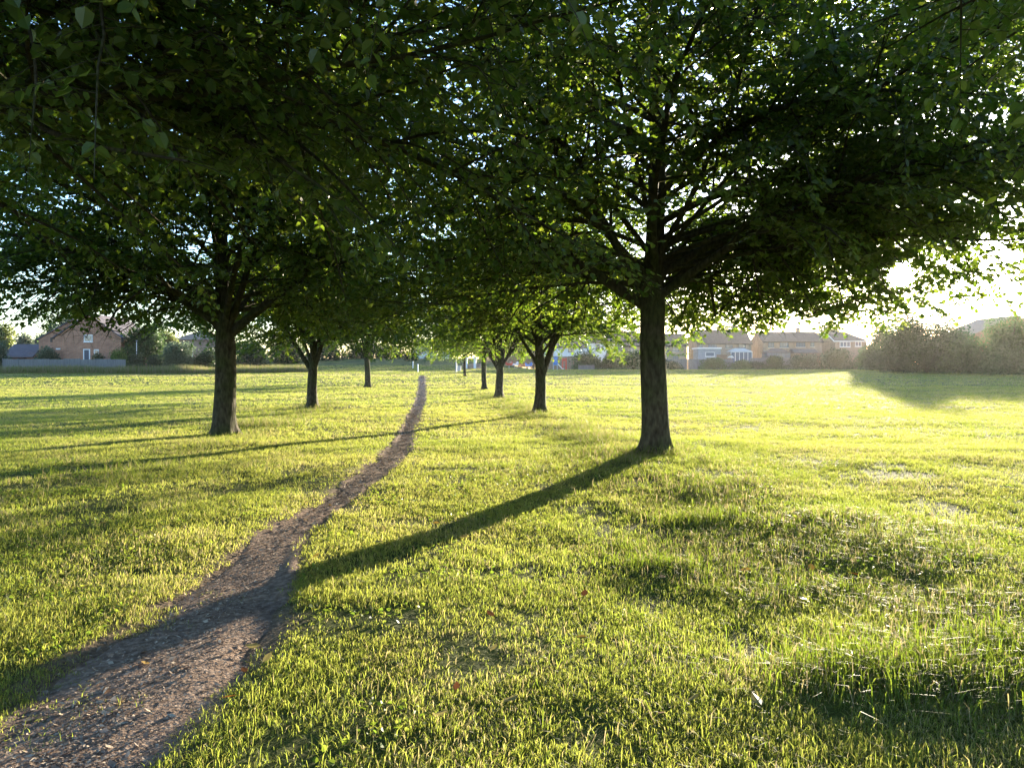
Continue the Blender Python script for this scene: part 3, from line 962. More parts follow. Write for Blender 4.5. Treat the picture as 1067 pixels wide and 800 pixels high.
# ------------------------------------------------------------------ background foliage
def shrub(name, label, cat, px, Y, wpx, top_py, mat, base_z_=None, n=1500, leaf=0.22, blobs=7, group=None, trunk=0.0, depth=0.8, low=0.0, seed=None):
    """a bush or tree at photo column px and distance Y; wpx = width in px, top_py = row of its top"""
    x = xat(px, Y)
    g = float(base_z(x, Y)) if base_z_ is None else base_z_
    w = wpx / F * Y
    h = zat(top_py, Y) - g
    root = thing(name, label, cat, (x, Y, g - 0.05), 0, group)
    n = int(n * 1.8)
    blobs += 4
    P, D, Nn, S = [], [], [], []
    h0 = h * low
    bl = []
    for k in range(blobs):
        a = rng.uniform(0, 2 * np.pi)
        rr = rng.uniform(0.1, 0.62) * w / 2
        zz = h0 + (h - h0) * rng.uniform(0.22, 0.74)
        br = rng.uniform(0.30, 0.46)
        bl.append((rr * math.cos(a), rr * math.sin(a) * depth, zz, br * w * 0.62, br * (h - h0) * 0.80))
    bl.append((0, 0, h0 + (h - h0) * 0.62, w * 0.27, (h - h0) * 0.38))
    bl.append((-w * 0.28, 0, h0 + (h - h0) * 0.3, w * 0.22, (h - h0) * 0.3))
    bl.append((w * 0.28, 0, h0 + (h - h0) * 0.3, w * 0.22, (h - h0) * 0.3))
    if low == 0:
        for k in range(5):
            bl.append((w * (-0.36 + 0.18 * k), rng.uniform(-0.2, 0.2) * w * depth, h * 0.15, w * 0.17, h * 0.17))
    tot = sum(b[3] * b[4] for b in bl)
    for bx, by, bzz, br, bh in bl:
        m = max(30, int(n * br * bh / tot))
        v = rng.normal(0, 1, (m, 3))
        v /= np.linalg.norm(v, axis=1)[:, None]
        u = v * (rng.uniform(0.06, 1.0, m) ** 0.5 * rng.uniform(0.85, 1.13, m))[:, None]
        p = np.stack([bx + u[:, 0] * br, by + u[:, 1] * br * max(0.6, depth), bzz + u[:, 2] * bh], -1)
        P.append(p)
        D.append(v * 0.6 + rng.normal(0, 0.6, (m, 3)) - UPV * 0.2)
        Nn.append(v + rng.normal(0, 0.6, (m, 3)) + UPV * 0.4)
        S.append(leaf * rng.uniform(0.6, 1.35, m))
    P, D, Nn, S = map(np.concatenate, (P, D, Nn, S))
    P[:, 2] = np.where(P[:, 2] < 0.03, rng.uniform(0.03, 0.3, len(P)), P[:, 2])
    over = P[:, 2] > h
    P[:, 2] = np.where(over, h - rng.uniform(0, 0.2, len(P)) * h, P[:, 2])
    leaf_mesh(P, D, Nn, S, 'crown' if trunk else 'foliage', root, mat)
    mb = MB()
    if trunk:
        mb.tube([(0, 0, 0), (0.05, 0, h * 0.3), (0, 0.05, h * 0.8)], [trunk, trunk * 0.8, trunk * 0.2], 8)
        for k in range(6):
            a = k * 1.05
            z = h * (0.3 + 0.07 * k)
            mb.tube([(0, 0, z), (math.cos(a) * w * 0.2, math.sin(a) * w * 0.2, z + h * 0.12), (math.cos(a) * w * 0.34, math.sin(a) * w * 0.34, z + h * 0.26)], [trunk * 0.5, trunk * 0.3, trunk * 0.1], 5)
        mb.build('trunk', M['bark'], root, smooth=True)
    else:
        for k in range(5):
            a = k * 1.26
            mb.tube([(0, 0, 0), (math.cos(a) * w * 0.12, math.sin(a) * w * 0.12, h * 0.35), (math.cos(a) * w * 0.26, math.sin(a) * w * 0.26, h * 0.7)], [0.04, 0.03, 0.012], 5)
        mb.build('stem', M['bark'], root, smooth=True)
    return root


def build_bushes():
    t, s = 'background_tree', 'shrub'
    GT, GS = 'trees around the field edge', 'bushes around the field edge'
    # ---- about the brick house
    shrub(t, 'bushy green tree rising behind the roof of the brick house', 'tree', 78, 118, 74, 316, 'bush_mid', n=5200, leaf=0.30, trunk=0.25, low=0.2, group=GT)
    shrub(t, 'yellowish tree above the dark low roof at the end of the fence', 'tree', 2, 125, 26, 335, 'bush_yellow', n=1800, leaf=0.30, trunk=0.2, low=0.2, group=GT)
    shrub(t, 'pale distant tree seen over the dark low roof', 'tree', 26, 160, 22, 345, 'bush_grey', n=1500, leaf=0.36, trunk=0.2, low=0.1, group=GT)
    shrub(t, 'small distant bluish tree beside the brick gable, over the low roof', 'tree', 42, 165, 20, 347, 'bush_grey', n=1400, leaf=0.36, trunk=0.2, low=0.1, group=GT)
    shrub(t, 'large dark tree beside the brick house behind the thin white post', 'tree', 149, 101.5, 54, 333, 'bush_mid', n=5200, leaf=0.26, trunk=0.25, low=0.05, group=GT)
    shrub(t, 'golden-topped tree between the dark tree and the tan hipped roof', 'tree', 172, 112, 36, 341, 'bush_yellow', n=3200, leaf=0.26, trunk=0.2, low=0.1, group=GT)
    shrub(s, 'grey-green bush leaning over the fence in front of the brick house corner', 'bush', 49, 98.6, 30, 360, 'bush_grey', n=2600, leaf=0.20, group=GS)
    shrub(s, 'pale green bush at the far end of the fence by the white car', 'bush', 1, 98.4, 20, 354, 'bush_grey', n=1800, leaf=0.2, group=GS)
    shrub(s, 'small dark bush below the white ground-floor window of the brick house', 'bush', 102, 98.6, 15, 366, 'bush_dark', n=900, leaf=0.18, group=GS)
    shrub(s, 'rounded yellow-green bush at the corner of the brick house', 'bush', 124, 98.6, 20, 361, 'bush_lime', n=1600, leaf=0.18, group=GS)
    shrub(s, 'dark low bush where the grey fence ends', 'bush', 140, 97.4, 19, 366, 'bush_dim', n=1500, leaf=0.18, group=GS)
    shrub(s, 'drooping silvery willow-like bush standing in the verge', 'bush', 184, 98.0, 38, 355, 'bush_grey', n=3400, leaf=0.22, group=GS)
    shrub(s, 'low brownish bush between the dark bush and the silvery one', 'bush', 161, 97.0, 20, 369, 'bush_dim', n=1100, leaf=0.18, group=GS)
    shrub(s, 'dark hedge bush below the tan hipped roof', 'bush', 214, 99, 36, 362, 'bush_dark', n=2200, leaf=0.2, group=GS)
    # ---- dim wood edge between the shaded trunks
    dims = [(262, 112, 40, 352, 'bush_dim', 'dim shrub mass just past the shaded straight trunk'), (298, 128, 44, 350, 'bush_dark', 'dark shrub behind the fork-trunked tree, taller side'),
            (338, 140, 44, 352, 'bush_dim', 'dull green shrub behind the upright stems of the fork-trunked tree'), (378, 150, 40, 356, 'bush_dark', 'shrub behind the V-forked tree on the shaded bank'),
            (408, 155, 30, 360, 'bush_dim', 'shrub on the bank between the V-forked tree and the round evergreen')]
    for px, Y, w, tp, m, lb in dims:
        shrub(s, lb, 'bush', px, Y, w, tp, m, n=2600, leaf=0.3, group=GS)
    shrub(s, 'round dark evergreen bush on the bank beyond the end of the path', 'bush', 428, 138, 15, 364, 'bush_dark', n=1500, leaf=0.2, group=GS)
    shrub(t, 'small far tree with thin trunk on the bank by the parked white car', 'tree', 457, 148, 24, 352, 'bush_mid', n=1400, leaf=0.25, trunk=0.16, low=0.5, group=GT)
    for px, w, tp, lb in [(470, 44, 338, 'tall far tree added to shade the bank, behind the farthest row trees'), (512, 52, 334, 'broad far tree added to shade the bank, behind the vase-shaped row tree'), (556, 46, 346, 'far tree added to shade the bank, behind the twin-stemmed row tree and pale houses')]:  # trees added behind the row crowns to cast shade on the bank
        shrub(t, lb, 'tree', px, 190, w, tp, 'bush_dim', n=3400, leaf=0.42, trunk=0.3, low=0.1, group=GT)
    for px, Y, w, tp, lb in [(584, 192, 44, 336, 'far tall tree added to shade the bank, behind the pale house with two windows'), (612, 196, 46, 334, 'far tall tree added to shade the bank, behind the white rendered house roof'),
                             (642, 194, 44, 337, 'far tree added to shade the bank, behind the buff house and the thick trunk'), (535, 186, 44, 338, 'far dense tree added to shade the bank, between the vase-shaped tree and the pale house')]:  # more added trees, mostly hidden by crowns, lengthening the shade over the bank
        shrub(t, lb, 'tree', px, Y, w, tp, 'bush_dim', n=5200, leaf=0.45, trunk=0.3, low=0.08, group=GT)
    # ---- playground side and terrace gardens
    shrub(s, 'dark ivy-like bush with a flat top beside the red climbing tower', 'bush', 612, 128, 34, 366, 'bush_dark', n=2400, leaf=0.24, group=GS)
    shrub(s, 'dark square-topped bush in front of the white house', 'bush', 637, 129, 28, 367, 'bush_dark', n=2000, leaf=0.24, group=GS)
    shrub(s, 'large rounded bush half hidden by the thick trunk, on its path side', 'bush', 660, 127, 46, 365, 'bush_mid', n=2800, leaf=0.24, group=GS)
    shrub(s, 'low bush in front of the blue-grey fence past the thick trunk', 'bush', 700, 131, 26, 376, 'bush_dim', n=1200, leaf=0.22, group=GS)
    shrub(s, 'green bush below the grey flat-roofed extension', 'bush', 744, 130, 34, 372, 'bush_mid', n=1800, leaf=0.22, group=GS)
    shrub(s, 'low bush below the pale-roofed conservatory', 'bush', 772, 131, 26, 375, 'bush_mid', n=1300, leaf=0.22, group=GS)
    shrub(s, 'dark bush below the brown-roofed conservatory', 'bush', 808, 130, 28, 370, 'bush_dark', n=1600, leaf=0.22, group=GS)
    shrub(s, 'bush between two conservatories at the garden walls', 'bush', 789, 132, 20, 376, 'bush_dim', n=900, leaf=0.22, group=GS)
    shrub(s, 'rounded hedge bush against the brown shed panels', 'bush', 838, 130, 34, 368, 'bush_dim', n=2000, leaf=0.22, group=GS)
    shrub(s, 'tall hedge bush below the end house with white bargeboard', 'bush', 872, 126, 44, 363, 'bush_dark', n=2800, leaf=0.24, group=GS)
    shrub(s, 'sun-fringed hedge bush beyond the end house corner', 'bush', 908, 122, 36, 358, 'bush_mid', n=2400, leaf=0.24, group=GS)
    shrub(t, 'tree behind the terrace roofs beside the end house gable', 'tree', 864, 172, 34, 331, 'bush_mid', n=2600, leaf=0.34, trunk=0.25, low=0.25, group=GT)
    shrub(t, 'tree top showing over the roof of the house with the grey extension', 'tree', 756, 175, 32, 333, 'bush_dim', n=2200, leaf=0.34, trunk=0.25, low=0.2, group=GT)
    shrub(t, 'sunlit tree just past the hipped end of the terrace', 'tree', 924, 130, 40, 333, 'bush_mid', n=2800, leaf=0.26, trunk=0.25, low=0.15, group=GT)
    shrub(s, 'low dark hedge bush at the foot of the sunlit tree past the terrace', 'bush', 922, 112, 50, 364, 'bush_dark', n=4200, leaf=0.24, blobs=10, group=GS)
    # ---- the big dark clump under the sun
    shrub(s, 'tallest of the big dark bushes under the low sun', 'bush', 950, 99, 56, 322, 'bush_dark', n=5200, leaf=0.24, blobs=9, group=GS)
    shrub(s, 'broad dark bush under the sun beside the tallest one', 'bush', 988, 98, 66, 328, 'bush_dark', n=6000, leaf=0.24, blobs=9, group=GS)
    shrub(s, 'dark bush filling between the sunlit tree and the tallest dark bush', 'bush', 934, 101, 40, 347, 'bush_dark', n=4200, leaf=0.24, group=GS)
    shrub(s, 'lower dark bush in the middle of the clump under the sun', 'bush', 966, 96, 52, 352, 'bush_dark', n=4200, leaf=0.22, blobs=9, group=GS)
    shrub(s, 'lower spreading bush at the foot of the dark clump', 'bush', 1008, 94, 66, 350, 'bush_mid', n=4200, leaf=0.22, blobs=9, group=GS)
    shrub(t, 'leafy tree at the picture edge beyond the dark bushes', 'tree', 1056, 92, 60, 327, 'bush_mid', n=6000, leaf=0.22, trunk=0.25, low=0.08, blobs=9, group=GT)
    shrub(s, 'low green bush spreading below the edge tree', 'bush', 1050, 89, 60, 364, 'bush_mid', n=3600, leaf=0.2, blobs=9, group=GS)
    shrub(s, 'outermost bush past the edge tree', 'bush', 1110, 90, 70, 350, 'bush_dark', n=4000, leaf=0.24, blobs=9, group=GS)


# ------------------------------------------------------------------ buildings
def window(parent, x0, x1, y, z0, z1, frame='darkframe', lights=2, name='window', facing=-1):
    """window standing proud of a wall that faces -y"""
    mb = MB()
    f = 0.09
    mb.box(x0, x1, y - 0.06, y + 0.02, z1 - f, z1)
    mb.box(x0, x1, y - 0.06, y + 0.02, z0, z0 + f)
    for i in range(lights + 1):
        xx = x0 + (x1 - x0 - f) * i / lights
        mb.box(xx, xx + f, y - 0.058, y + 0.018, z0 + f, z1 - f)
    w = mb.build(name, M[frame], parent)
    g = MB()
    g.box(x0 + 0.03, x1 - 0.03, y - 0.03, y + 0.01, z0 + 0.03, z1 - 0.03)
    g.build('pane', M['glass'], w)
    sl = MB()
    sl.box(x0 - 0.06, x1 + 0.06, y - 0.14, y + 0.02, z0 - 0.08, z0 - 0.003)
    sl.build('sill', M['white'] if frame == 'white' else M['stone'], w)
    return w


def terrace_house(label, x0, x1, y, depth, g, eave, ridge, wall, roof, hip=0.0, wins=(), frame='darkframe', chimney=None, gable_trim=None, group=None):
    root = thing('brick_house' if wall != 'render' else 'rendered_house', label, 'house', ((x0 + x1) / 2, y, g), 0, group)
    cx = (x0 + x1) / 2
    a, b = x0 - cx, x1 - cx
    E, Rz, mid = eave - g, ridge - g, depth / 2
    mb = MB()
    prof = [(0, 0), (depth, 0), (depth, E), (mid, Rz - 0.12), (0, E)]
    if hip:
        mb.prism([(0, 0), (depth, 0), (depth, E), (0, E)], 'x', a, b)
        mb.prism([(0.0, E), (depth, E), (mid, Rz - 0.12)], 'x', a, a + 0.3)
    else:
        mb.prism(prof, 'x', a, b)
    mb.build('wall', M[wall], root)
    rf = MB()
    o, th = 0.35, 0.16
    sl = (Rz - E) / mid
    if hip:
        h = hip
        ef, er = -o, depth + o
        ze = E - o * sl + 0.08
        T = [(a - 0.2, ef, ze), (b + o, ef, ze), (b + o, er, ze), (a - 0.2, er, ze), (a - 0.2, mid, Rz), (b - h, mid, Rz)]
        rf.poly([T[0], T[1], T[5], T[4]])
        rf.poly([T[1], T[2], T[5]])
        rf.poly([T[2], T[3], T[4], T[5]])
        Bt = [(p[0], p[1], p[2] - th) for p in T[:4]]
        rf.poly([Bt[3], Bt[2], Bt[1], Bt[0]])
        rf.poly([Bt[0], Bt[1], T[1], T[0]])
        rf.poly([Bt[1], Bt[2], T[2], T[1]])
        rf.poly([T[0], T[4], T[3], Bt[3], Bt[0]])
    else:
        for s in (0, 1):
            u0, u1 = (-o, mid) if s == 0 else (depth + o, mid)
            z0 = E - o * sl + 0.08
            rf.prism([(u0, z0), (u1, Rz), (u1, Rz - th), (u0, z0 - th)], 'x', a - 0.2, b + 0.2)
    r = rf.build('roof', M[roof], root)
    gt = MB()
    gt.box(a - 0.15, b + 0.15, -o - 0.12, -o + 0.0, E - o * sl - 0.12, E - o * sl + 0.05)
    gt.build('gutter', M['white'] if gable_trim else M['barge'], r)
    if gable_trim:
        t = MB()
        zl = E - o * sl + 0.08
        for (u0, z0, u1, z1) in ((-o, zl, mid, Rz), (depth + o, zl, mid, Rz)):
            t.prism([(u0, z0 - 0.02), (u1, z1 - 0.02), (u1, z1 - 0.28), (u0, z0 - 0.28)], 'x', a - 0.28, a - 0.205)
        t.build('bargeboard', M['white'], root)
    for (p0, p1, q0, q1, n) in wins:
        window(root, xat(p0, y) - cx, xat(p1, y) - cx, -0.003, zat(q1, y) - g, zat(q0, y) - g, frame, n)
    if chimney is not None:
        c = MB()
        c.box(chimney - 0.35, chimney + 0.35, mid - 0.3, mid + 0.3, Rz - 0.5, Rz + 0.9)
        c.build('chimney', M[wall], r)
    return root


def conservatory(label, px0, px1, Y, top, eave, base, roof, frame, group=None):
    x0, x1 = xat(px0, Y), xat(px1, Y)
    cx = (x0 + x1) / 2
    g = float(base_z(cx, Y))
    root = thing('conservatory', label, 'conservatory', (cx, Y, g), 0, group)
    a, b, d = x0 - cx, x1 - cx, 3.0
    E, T = zat(eave, Y) - g, zat(top, Y) - g
    w = MB()
    w.box(a, b, 0, d, 0, 0.7)
    w.build('dwarf_wall', M['buff'], root)
    f = MB()
    n = 5
    for i in range(n + 1):
        x = a + (b - a - 0.1) * i / n
        f.box(x, x + 0.1, 0.0, 0.1, 0.7, E)
    f.box(a, b, -0.01, 0.11, E - 0.12, E - 0.003)
    f.build('frame', M[frame], root)
    gl = MB()
    gl.box(a + 0.02, b - 0.02, 0.04, d, 0.71, E - 0.1)
    gl.build('glazing', M['glass'], root)
    r = MB()
    m = (a + b) / 2
    rb = (b - a) * 0.2
    P = [(a - 0.15, -0.15, E), (b + 0.15, -0.15, E), (b + 0.15, d, E), (a - 0.15, d, E), (m - rb, d * 0.55, T), (m + rb, d * 0.55, T)]
    r.poly([P[0], P[1], P[5], P[4]])
    r.poly([P[1], P[2], P[5]])
    r.poly([P[2], P[3], P[4], P[5]])
    r.poly([P[3], P[0], P[4]])
    r.poly([P[3], P[2], P[1], P[0]])
    r.build('roof', M[roof], root)
    return root


def fence(label, pts, h, mat, panel=1.8, group=None, name='timber_fence'):
    x, y = pts[0]
    root = thing(name, label, 'fence', (x, y, float(base_z(x, y))), 0, group)
    g0 = float(base_z(x, y))
    (xa, ya), (xb, yb) = pts
    L = math.hypot(xb - xa, yb - ya)
    n = max(1, int(round(L / panel)))
    for i in range(n):
        ta, tb = i / n, (i + 1) / n
        pa = (xa + (xb - xa) * ta, ya + (yb - ya) * ta)
        pb = (xa + (xb - xa) * tb, ya + (yb - ya) * tb)
        gg = float(base_z(*pa)) - g0
        hh = h + random.uniform(-0.05, 0.05)
        mb = MB()
        nb = 12
        for k in range(nb):
            u0, u1 = (k + 0.04) / nb, (k + 0.96) / nb
            x0, x1 = pa[0] + (pb[0] - pa[0]) * u0 - x, pa[0] + (pb[0] - pa[0]) * u1 - x
            y0, y1 = pa[1] + (pb[1] - pa[1]) * u0 - y, pa[1] + (pb[1] - pa[1]) * u1 - y
            t = 0.02
            zt = gg + hh + random.uniform(-0.015, 0.015)
            b = len(mb.v)
            mb.v += [(x0, y0, gg), (x1, y1, gg), (x1, y1 + t, gg), (x0, y0 + t, gg), (x0, y0, zt), (x1, y1, zt), (x1, y1 + t, zt), (x0, y0 + t, zt)]
            for q in ((0, 1, 5, 4), (1, 2, 6, 5), (2, 3, 7, 6), (3, 0, 4, 7), (4, 5, 6, 7)):
                mb.f.append(tuple(b + i_ for i_ in q))
        mb.build('panel', M[mat], root)
        p = MB()
        p.box(pa[0] - x - 0.05, pa[0] - x + 0.05, pa[1] - y - 0.06, pa[1] - y + 0.05, gg - 0.05, gg + h + 0.08)
        p.build('post', M[mat], root)
    return root


def gable_house_front():
    """the brick house whose gable ends face the field: two staggered units"""
    for (label, Y, pl, pk, pr, peak, eave, depth) in [
        ('red brick house with tall gable end, one white upper window and a white-framed door', 100.0, 57, 92, 126, 327, 350.5, 10.0),
        ('set-back red brick house unit joined behind the tall gable, only its lower roof slope showing', 106.0, 40.5, 76, 112, 332.5, 352.5, 9.0),
        ('house beyond the dark bushes under the sun with only its pale roof slope showing', 122.0, 1010, 1058, 1106, 329, 350, 10.0)]:
        xl, xk, xr = xat(pl, Y), xat(pk, Y), xat(pr, Y)
        g = float(base_z(xk, Y))
        zk, ze = zat(peak, Y) - g, zat(eave, Y) - g
        root = thing('brick_house', label, 'house', (xk, Y, g), 0, 'brick houses behind the fence' if xk < 0 else None)
        a, b = xl - xk, xr - xk
        w = MB()
        w.prism([(a, 0), (b, 0), (b, ze), (0, zk - 0.1), (a, ze)], 'y', 0, depth)
        w.build('wall', M['brick'], root)
        r = MB()
        o = 0.3
        for s, e in ((-1, a), (1, b)):
            sl = (zk - ze) / abs(e)
            r.prism([(e + s * o, ze - o * sl + 0.06), (0, zk + 0.06), (0, zk - 0.10), (e + s * o, ze - o * sl - 0.12)], 'y', -0.18, depth + 0.18)
        rf = r.build('roof', M['roof_grey' if xk < 0 else 'roof_tan'], root)
        bg = MB()
        for s, e in ((-1, a), (1, b)):
            sl = (zk - ze) / abs(e)
            bg.box(e + s * o - 0.14, e + s * o + 0.14, -0.24, -0.185, ze - o * sl - 0.55, ze - o * sl + 0.05)
        bg.build('barge_foot', M['barge'], rf)
        if Y == 100.0:
            def W(p0, p1, q0, q1, n):
                return window(root, xat(p0, Y) - xk, xat(p1, Y) - xk, -0.003, zat(q1, Y) - g, zat(q0, Y) - g, 'white', n)
            W(87.6, 96.6, 348.8, 356.2, 1)
            W(98, 103, 364, 371, 1)
            d = MB()
            x0, x1, z0, z1 = xat(87, Y) - xk, xat(94, Y) - xk, 0.35, zat(363.6, Y) - g
            d.box(x0, x0 + 0.12, -0.08, 0.01, z0, z1)
            d.box(x1 - 0.12, x1, -0.08, 0.01, z0, z1)
            d.box(x0 + 0.12, x1 - 0.12, -0.078, 0.01, z1 - 0.12, z1)
            df = d.build('door', M['white'], root)
            dl = MB()
            dl.box(x0 + 0.12, x1 - 0.12, -0.04, 0.01, z0, z1 - 0.12)
            dl.build('leaf_panel', M['darkframe'], df)
            st = MB()
            st.box(xat(59, Y) - xk, xat(63, Y) - xk, -0.15, 0.01, zat(364.2, Y) - g, zat(362.9, Y) - g)
            st.build('ledge', M['white'], root)
    # low outbuilding with a big dark roof
    Y = 106.5
    x0, x1 = xat(4, Y), xat(38, Y)
    g = float(base_z(x0, Y))
    cx = (x0 + x1) / 2
    root = thing('outbuilding', 'low outbuilding with big dark purple-grey roof and open dark carport', 'outbuilding', (cx, Y, g))
    w = MB()
    E, T = zat(368, Y) - g, zat(358, Y) - g
    w.box(xat(29, Y) - cx, x1 - cx, 0.0, 4.5, 0, E)
    w.box(x0 - cx, xat(8, Y) - cx, 0.0, 4.5, 0, E)
    w.box(xat(8, Y) - cx, xat(29, Y) - cx, 4.2, 4.5, 0, E)
    w.build('wall', M['brick'], root)
    r = MB()
    r.prism([(-0.6, E - 0.4), (2.2, T), (5.0, E), (5.0, E - 0.15), (2.2, T - 0.2), (-0.6, E - 0.6)], 'x', x0 - cx, x1 - cx - 0.1)
    r.build('roof', M['roof_grey'], root)
    # the tan hipped roof seen beside the shaded trunk
    Y = 128.0
    x0, x1 = xat(184, Y), xat(226, Y)
    g = float(base_z(x0, Y))
    cx = (x0 + x1) / 2
    root = thing('bungalow', 'far bungalow with tan hipped roof beside the shaded straight trunk', 'house', (cx, Y, g))
    a, b = x0 - cx, x1 - cx
    E, T = zat(354, Y) - g, zat(343, Y) - g
    w = MB()
    w.box(a, b, 0, 6, 0, E)
    w.build('wall', M['tan'], root)
    r = MB()
    P = [(a - 0.4, -0.4, E), (b + 0.4, -0.4, E), (b + 0.4, 6.4, E), (a - 0.4, 6.4, E), (-0.4, 3, T), (0.6, 3, T)]
    for q in ((0, 1, 5, 4), (1, 2, 5), (2, 3, 4, 5), (3, 0, 4), (3, 2, 1, 0)):
        r.poly([P[i] for i in q])
    r.build('roof', M['roof_tan'], root)
    window(root, -2.0, -0.6, -0.003, 1.2, 2.4, 'white', 2)


def build_buildings():
    gable_house_front()
    G = 'row of terraced houses across the field'
    Y, g = 150.0, 1.66
    zz = lambda py, yy=Y: zat(py, yy)
    terrace_house('white rendered house half hidden behind leaves and dark bushes', xat(616, 166), xat(646, 166), 166, 8, g, zz(356, 166), zz(347, 170), 'render', 'roof', wins=[(621, 625, 359, 365, 2), (632, 637, 366, 372, 2)], group=G)
    terrace_house('buff brick house partly hidden behind the thick tree trunk', xat(647, Y), xat(716, Y), Y, 8, g, zz(359.5), zz(347.5, 154), 'buff', 'roof',
                  wins=[(656, 664, 360.8, 366.5, 2), (690, 697, 360.8, 366.5, 2), (700.5, 707.5, 360.8, 366.5, 2), (690.5, 696, 370, 376.5, 2), (701, 707, 370, 377.5, 2)], chimney=-3.5, group=G)
    terrace_house('brick house with grey flat-roofed extension and pale-roofed conservatory', xat(727, Y), xat(782.5, Y), Y, 8, g, zz(357.2), zz(343.5, 154), 'buff', 'roof',
                  wins=[(728.5, 732, 357.9, 362, 1), (738, 747, 357.9, 362.5, 3), (756, 763.5, 357.9, 362.8, 2), (769.5, 777, 357.9, 362.8, 2)], chimney=3.0, group=G)
    terrace_house('brick house with long roof, dark-framed upper windows and warm gable end', xat(795.5, Y), xat(856.5, Y), Y, 8, g, zz(355.5), zz(345.8, 154), 'tan', 'roof',
                  wins=[(800.5, 806.5, 356.4, 362, 2), (812.5, 821.5, 356.0, 362, 3), (829.5, 839, 355.9, 361.6, 3), (844.5, 848.5, 356, 361, 1)], chimney=2.5, group=G)
    terrace_house('end house with white bargeboard, white windows and hipped roof end', xat(870, Y), xat(903, Y), Y, 8, g, zz(354.6), zz(345.8, 154), 'tan', 'roof', hip=2.6,
                  wins=[(875, 886, 356, 361.5, 3), (891, 897.5, 355.8, 361, 2)], frame='white', gable_trim=True, group=G)
    # pale houses far behind the playground
    terrace_house('pale far house behind the play area and twin-stemmed tree', xat(562, 182), xat(612, 182), 182, 8, g, zz(361, 182), zz(351, 186), 'render', 'roof_grey', wins=[(570, 576, 363, 367, 2), (592, 598, 363, 367, 2)], group=G)
    terrace_house('far pale house on the bank behind the parked white car', xat(430, 168), xat(468, 168), 168, 8, 3.9, zz(364, 168), zz(354, 172), 'render', 'roof_grey', wins=[(436, 441, 366, 370, 2), (447, 452, 366, 370, 2)], group=G)
    # extension of the second house
    Ye = 146.0
    x0, x1 = xat(727.5, Ye), xat(751, Ye)
    cx = (x0 + x1) / 2
    root = thing('extension', 'grey flat-roofed garden extension with white roof edge and wide window', 'extension', (cx, Ye, g))
    E = zat(363.5, Ye) - g
    w = MB()
    w.box(x0 - cx, x1 - cx, 0, 3.98, 0, E)
    w.build('wall', M['slate'], root)
    r = MB()
    r.box(x0 - cx - 0.3, x1 - cx + 0.1, -0.4, 3.97, E + 0.003, E + 0.28)
    r.build('roof', M['white'], root)
    window(root, xat(735, Ye) - cx, xat(744.5, Ye) - cx, -0.003, zat(371.5, Ye) - g, zat(366.8, Ye) - g, 'white', 1)
    conservatory('pale-roofed conservatory with white frame behind the garden fence', 761.5, 784, 145.5, 362.5, 366.3, 374, 'stone', 'white', 'conservatories of the terrace')
    conservatory('brown-roofed conservatory of the house with the warm gable end', 799, 824, 145.5, 362.8, 367.2, 374, 'roof', 'darkframe', 'conservatories of the terrace')
    # porch roofs / shed by the long-roofed house
    Ys = 144.0
    x0, x1 = xat(829, Ys), xat(850, Ys)
    cx = (x0 + x1) / 2
    root = thing('garden_shed', 'wide low brown-roofed garden room below dark-framed windows', 'shed', (cx, Ys, g))
    E, T = zat(366.8, Ys) - g, zat(363.2, Ys) - g
    w = MB(); w.box(x0 - cx, x1 - cx, 0, 3, 0, E); w.build('wall', M['tan'], root)
    r = MB(); r.prism([(-0.4, E - 0.1), (1.5, T), (3.4, E - 0.1), (3.4, E - 0.25), (-0.4, E - 0.25)], 'x', x0 - cx - 0.4, x1 - cx + 0.4); r.build('roof', M['roof'], root)
    d = MB(); d.box(-0.5, 0.5, -0.05, 0.01, 0, 2.0); d.build('door', M['white'], root)
    # fences and garden walls
    fence('blue-grey weathered fence at the bottom of the terrace gardens', [(xat(690, 137), 137.0), (xat(764, 137), 137.0)], 1.85, 'fence', 2.0)
    fence('brown timber fence section between extension and pale conservatory', [(xat(747, 141), 141.0), (xat(762, 141), 141.0)], 2.7, 'fence_brown', 1.8)
    fence('brown timber fence below the end house', [(xat(850, 140), 140.0), (xat(864, 140), 140.0)], 3.1, 'fence_brown', 1.8)
    fence('pale fence section below the warm gable end', [(xat(782, 138), 138.0), (xat(836, 138), 138.0)], 2.1, 'fence', 2.0)
    fence('grey weathered fence between the tall verge grass and brick house', [(xat(3, 97), 97.0), (xat(131, 97), 97.0)], 1.72, 'fence', 1.83)
    fence('low grey picket panel beside the dark bush at the play area', [(xat(603, 119), 119.0), (xat(619.5, 119), 119.0)], 0.75, 'fence', 1.25)
    fence('long dark timber fence behind the play area', [(xat(500, 134), 134.0), (xat(606, 134), 134.0)], 2.3, 'fence_brown', 2.2)


